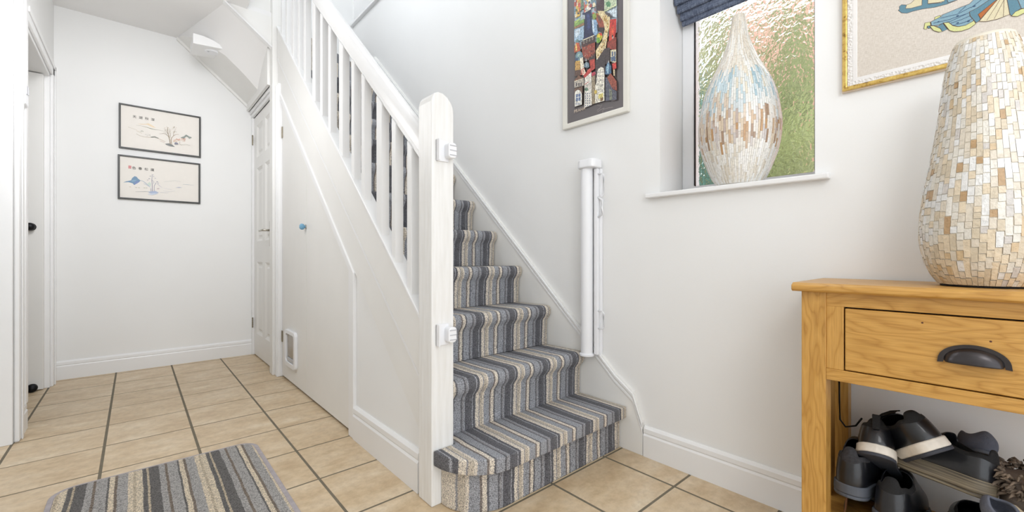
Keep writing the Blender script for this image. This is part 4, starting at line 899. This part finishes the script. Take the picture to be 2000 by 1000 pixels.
# ------------------------------------------------------------------ shoes
LEATH = plain('black_leather', (15, 16, 21), .36, 0, .15, 12, .12, 160, .25); SUEDE = plain('black_suede', (18, 17, 18), .85, 0, .2, 60, .4, 300)
WSOLE = plain('white_rubber_sole', (214, 206, 194), .6, 0, .08, 60, .4, 120); BSOLE = plain('dark_rubber_outsole', (52, 54, 62), .7, 0, .15, 40, .3, 100)
GSOLE = plain('grey_rubber_sole', (76, 80, 88), .6, 0, .06, 30); TAN = plain('tan_leather_lining', (176, 122, 84), .6, 0, .15, 20); LINING = plain('dark_lining', (18, 15, 15), .9)
def wood_sole():
    t = NT('layered_brown_sole'); v = t.coords((3, 3, 160)); n_ = t.noise(v, 1.4, 3); t.col(t.ramp(n_, [(.35, lin((66, 60, 52))), (.6, lin((132, 120, 98)))])); t.set(Roughness=.6); t.bump(n_, .5, .003); return t.m
LSOLE = wood_sole()
def half_w(s, W):
    a = math.sqrt(max(0, 1 - ((s - .16) / .16) ** 2)) if s < .16 else 1
    base = .74 + .26 * math.sin(min(1, max(0, (s - .2) / .5)) * PI / 2) ** 2 if s < .72 else 1.0
    if s > .72: base = math.sqrt(max(0, 1 - ((s - .72) / .28) ** 2))
    return W / 2 * base * (a ** .9)
def hgt(s, H):
    ks = [(0, .80), (.06, .92), (.14, .90), (.24, .80), (.34, .92), (.44, 1.0), (.55, .82), (.7, .60), (.85, .48), (.95, .36), (1, .10)]
    for (a, x), (b, y) in zip(ks, ks[1:]):
        if a <= s <= b: t_ = (s - a) / (b - a); t_ = t_ * t_ * (3 - 2 * t_); return H * (x + (y - x) * t_)
    return H * .1
def shoe(name, label, loc, rot, L=.275, W=.098, H=.082, up=LEATH, mid=WSOLE, out=BSOLE, tm=.022, to=.008, laces=True, tab=False, collar=SUEDE, lining=LINING, group='shoes piled under the console table', opening=.46, cat='shoe'):
    t = thing(name, label, cat, loc, rot, group); M = wmat(t)
    ss = [0, .012, .035, .07, .12, .2, .28, .36, .44, .52, .6, .68, .76, .84, .9, .95, .98, 1.0]
    def ol(k): return [(s * L, half_w(s, W) * k + .0005) for s in ss] + [(s * L, -half_w(s, W) * k - .0005) for s in reversed(ss)]
    rise = lambda x: .0 + (max(0, x / L - .75) ** 2) * .12 * L / .27
    def slab(k, z0, z1, nm, mt, bev):
        b = B().prism(ol(k), 'z', z0, z1)
        for v_ in b.v: v_.z += rise(v_.x)
        return b.build(nm, mt, t, bev, 'auto', mat_world=M)
    slab(1.05, 0, to, 'outsole', out, .002); slab(1.07, to, to + tm, 'midsole', mid, .003)
    nv_ = 16; b = B(); vs = []
    for s in ss:
        w_, h = half_w(s, W), hgt(s, H)
        for k in range(nv_ + 1):
            a = PI * k / nv_; c_, sn_ = math.cos(a), math.sin(a)
            e = .62 if s < .5 else .8
            vs.append((s * L + (.006 * sn_ if s < .1 else 0), math.copysign(abs(c_) ** e, c_) * (w_ if 0 < s < 1 else 0), to + tm - .004 + h * sn_ ** .75 + rise(s * L)))
    fs = []; cs = []; fl = []
    for i in range(len(ss) - 1):
        sm = (ss[i] + ss[i + 1]) / 2
        for k in range(nv_):
            if .05 < sm < opening and 4 <= k < nv_ - 4: continue
            f_ = (i * (nv_ + 1) + k, (i + 1) * (nv_ + 1) + k, (i + 1) * (nv_ + 1) + k + 1, i * (nv_ + 1) + k + 1)
            (cs if (sm < opening and (k in (3, nv_ - 4) or (sm < .05 and 3 <= k < nv_ - 3))) else fl).append(f_)
    b.add(vs, fl, None, 0); n0 = len(b.f); b.f += [tuple(f_) for f_ in cs]; b.c += [None] * len(cs); b.mi += [1] * len(cs)
    b.build('upper', [up, collar], t, 0, True, 1, .0035, mat_world=M, weld=.0002)
    ins = B().prism([(x * .97 + .004, y * .86) for x, y in ol(1)], 'z', to + tm - .002, to + tm + .004); ins.build('insole', lining, t, mat_world=M)
    if laces:
        tg = B(); pts = []
        for i in range(5): s = .36 + i * .055; pts += [(s * L, -.022, to + tm + hgt(s, H) * .985 + .001), (s * L, .022, to + tm + hgt(s, H) * .985 + .001)]
        tg.add(pts, [(2 * i, 2 * i + 1, 2 * i + 3, 2 * i + 2) for i in range(4)]); tg.build('tongue', collar, t, 0, True, 1, .003, mat_world=M)
        lb = B()
        for i in range(4):
            s = .40 + i * .045; z = to + tm + hgt(s, H) * .985 + .0015; lb.tube([(s * L, -.024, z - .004), (s * L + .002, -.01, z), (s * L + .006, .01, z), (s * L + .008, .024, z - .004)], .0018, 6)
        lb.build('laces', plain('black_lace', (20, 20, 22), .9), t, 0, True, mat_world=M)
    if tab:
        B().box(-.004, .003, -.008, .008, to + tm + H * .42, to + tm + H * .86).build('pull_tab', SUEDE, t, .002, mat_world=M)
    return t
Rd = math.radians
shoe('shoe', 'black leather shoe with white sole and pull tab, nearest the table leg', (1.343, .185, .352), (0, Rd(33), Rd(7)), L=.262, tab=True)
shoe('shoe', 'black leather shoe with white sole tilted on its side, right of the pull-tab shoe', (1.348, .070, .400), (Rd(-26), Rd(30), Rd(26)), L=.255)
shoe('shoe', 'black ankle shoe with grey sole against the left table leg, under the white-soled shoe', (1.330, .238, .232), (0, Rd(7), Rd(-3)), L=.245, W=.092, H=.110, mid=GSOLE, out=GSOLE, tm=.024, laces=False, opening=.4, collar=plain('ribbed_elastic', (48, 47, 50), .9, 0, .3, 150, .6, 200))
shoe('shoe', 'black slip-on shoe with thin grey sole, second from the left table leg', (1.325, .160, .200), (Rd(0), Rd(10), Rd(-3)), L=.25, W=.094, H=.105, mid=GSOLE, out=GSOLE, tm=.016, laces=False, opening=.4)
shoe('shoe', 'black shoe lying on its side with thick layered brown sole facing out', (1.385, -.006, .306), (Rd(14), Rd(0), Rd(66)), L=.20, W=.095, H=.085, mid=LSOLE, out=LSOLE, tm=.030, laces=False)
shoe('shoe', 'dark shoe with tan leather lining at the bottom of the pile', (1.335, .222, .103), (0, 0, Rd(2)), L=.24, W=.095, H=.075, mid=GSOLE, out=BSOLE, laces=False, lining=TAN, collar=TAN, opening=.5)
shoe('shoe', 'plain dark filler shoe added low behind the slip-on shoes', (1.40, .09, .103), (0, 0, Rd(10)), L=.18, W=.08, H=.075, mid=BSOLE, laces=False)  # invented shoe, fills a dark hollow in the pile
shoe('shoe', 'dark low filler shoe added under the brown-soled shoe', (1.335, .02, .165), (0, Rd(0), Rd(2)), L=.24, W=.09, H=.085, mid=BSOLE, laces=False)  # second invented shoe, added so the hollow below reads dark
FELT = plain('grey_felt', (92, 95, 106), .95, 0, .12, 30, .8, 260)
def slipper(label, c, r_, rot):
    t = thing('slipper', label, 'slipper', c, rot, 'shoes piled under the console table'); M = wmat(t)
    b = B(); seg, ns = 20, 8; vs = []
    for i in range(ns + 1):
        f_ = i / ns; rr = r_ * (1.0 + .18 * math.sin(f_ * PI)) * (1 if f_ < .8 else 1 - (f_ - .8) * .5); z = f_ * r_ * 1.7
        for k in range(seg): a = 2 * PI * k / seg; vs.append((rr * math.cos(a) * 1.25, rr * math.sin(a) * .8, z + .006 * math.sin(3 * a) * f_))
    fs = [(i * seg + k, i * seg + (k + 1) % seg, (i + 1) * seg + (k + 1) % seg, (i + 1) * seg + k) for i in range(ns) for k in range(seg)] + [tuple(range(seg))[::-1]]
    b.add(vs, fs).build('upper', FELT, t, 0, True, 1, .006, mat_world=M)
    B().lathe([(r_ * 1.02, -.004), (r_ * 1.02, .002)], (0, 0, 0), 20).build('sole', GSOLE, t, 0, 'auto', mat_world=M)
slipper('grey felt slipper heel poking up behind the brown-soled shoe', (1.49, .020, .372), .026, (Rd(25), Rd(20), Rd(60)))
slipper('grey felt slipper opening at the front right of the pile', (1.345, -.012, .285), .026, (Rd(-15), Rd(-25), Rd(50)))
# boot with fleece collar
bt = thing('boot', 'brown-grey boot with shaggy fleece collar and cream cord at the right of the pile', 'boot', (1.43, -.062, .165), (0, 0, Rd(12)), 'shoes piled under the console table'); M = wmat(bt)
BROWN = plain('taupe_suede', (112, 100, 90), .9, 0, .12, 40, .4, 200); FUR = plain('mottled_fleece', (112, 98, 84), .95, 0, .5, 60, 1.0, 120); CORD = plain('cream_cord', (196, 178, 150), .9, 0, .15, 60)
B().lathe([(.050, 0), (.054, .02), (.052, .08), (.050, .14), (.053, .19), (.050, .195)], (0, 0, 0), 28).build('shaft', BROWN, bt, 0, 'auto', mat_world=M)
fb_ = B(); rf = random.Random(5)
for i in range(420):
    a = rf.uniform(0, 2 * PI); z = rf.uniform(.165, .215); rr = .052 + rf.uniform(-.006, .006)
    p = Vector((rr * math.cos(a), rr * math.sin(a), z)); d_ = Vector((math.cos(a) + rf.uniform(-.6, .6), math.sin(a) + rf.uniform(-.6, .6), rf.uniform(-.6, .9))) * .015
    fb_.tube([p, p + d_ * .6, p + d_ + Vector((0, 0, -.006))], [.0035, .003, .0008], 5)
fur = fb_.build('fleece_collar', FUR, bt, 0, True, mat_world=M); fur['kind'] = 'stuff'
for s_ in (-1, 1):
    pts = [(-.058 * math.cos(t * .9 * s_), -.058 * math.sin(t * .9 * s_) , .165 - .03 * t + .008 * math.sin(t * 9)) for t in [i / 14 for i in range(15)]]
    B().tube(pts, .0032, 7).build('cord', CORD, bt, 0, True, mat_world=M)
B().box(-.06, .09, -.052, .052, -.02, .0).build('sole', BSOLE, bt, .01, mat_world=M)
# hanging cable behind the side of the table
cbp = [(1.50, .287, .52), (1.50, .286, .42), (1.497, .284, .372), (1.49, .27, .357), (1.475, .245, .372), (1.46, .23, .40)]
o = B().tube(cbp, .0022, 8).build('cable', BLACKM, None, 0, True); tag(o, 'thin black cable hanging inside the left end of the oak table', 'cable')
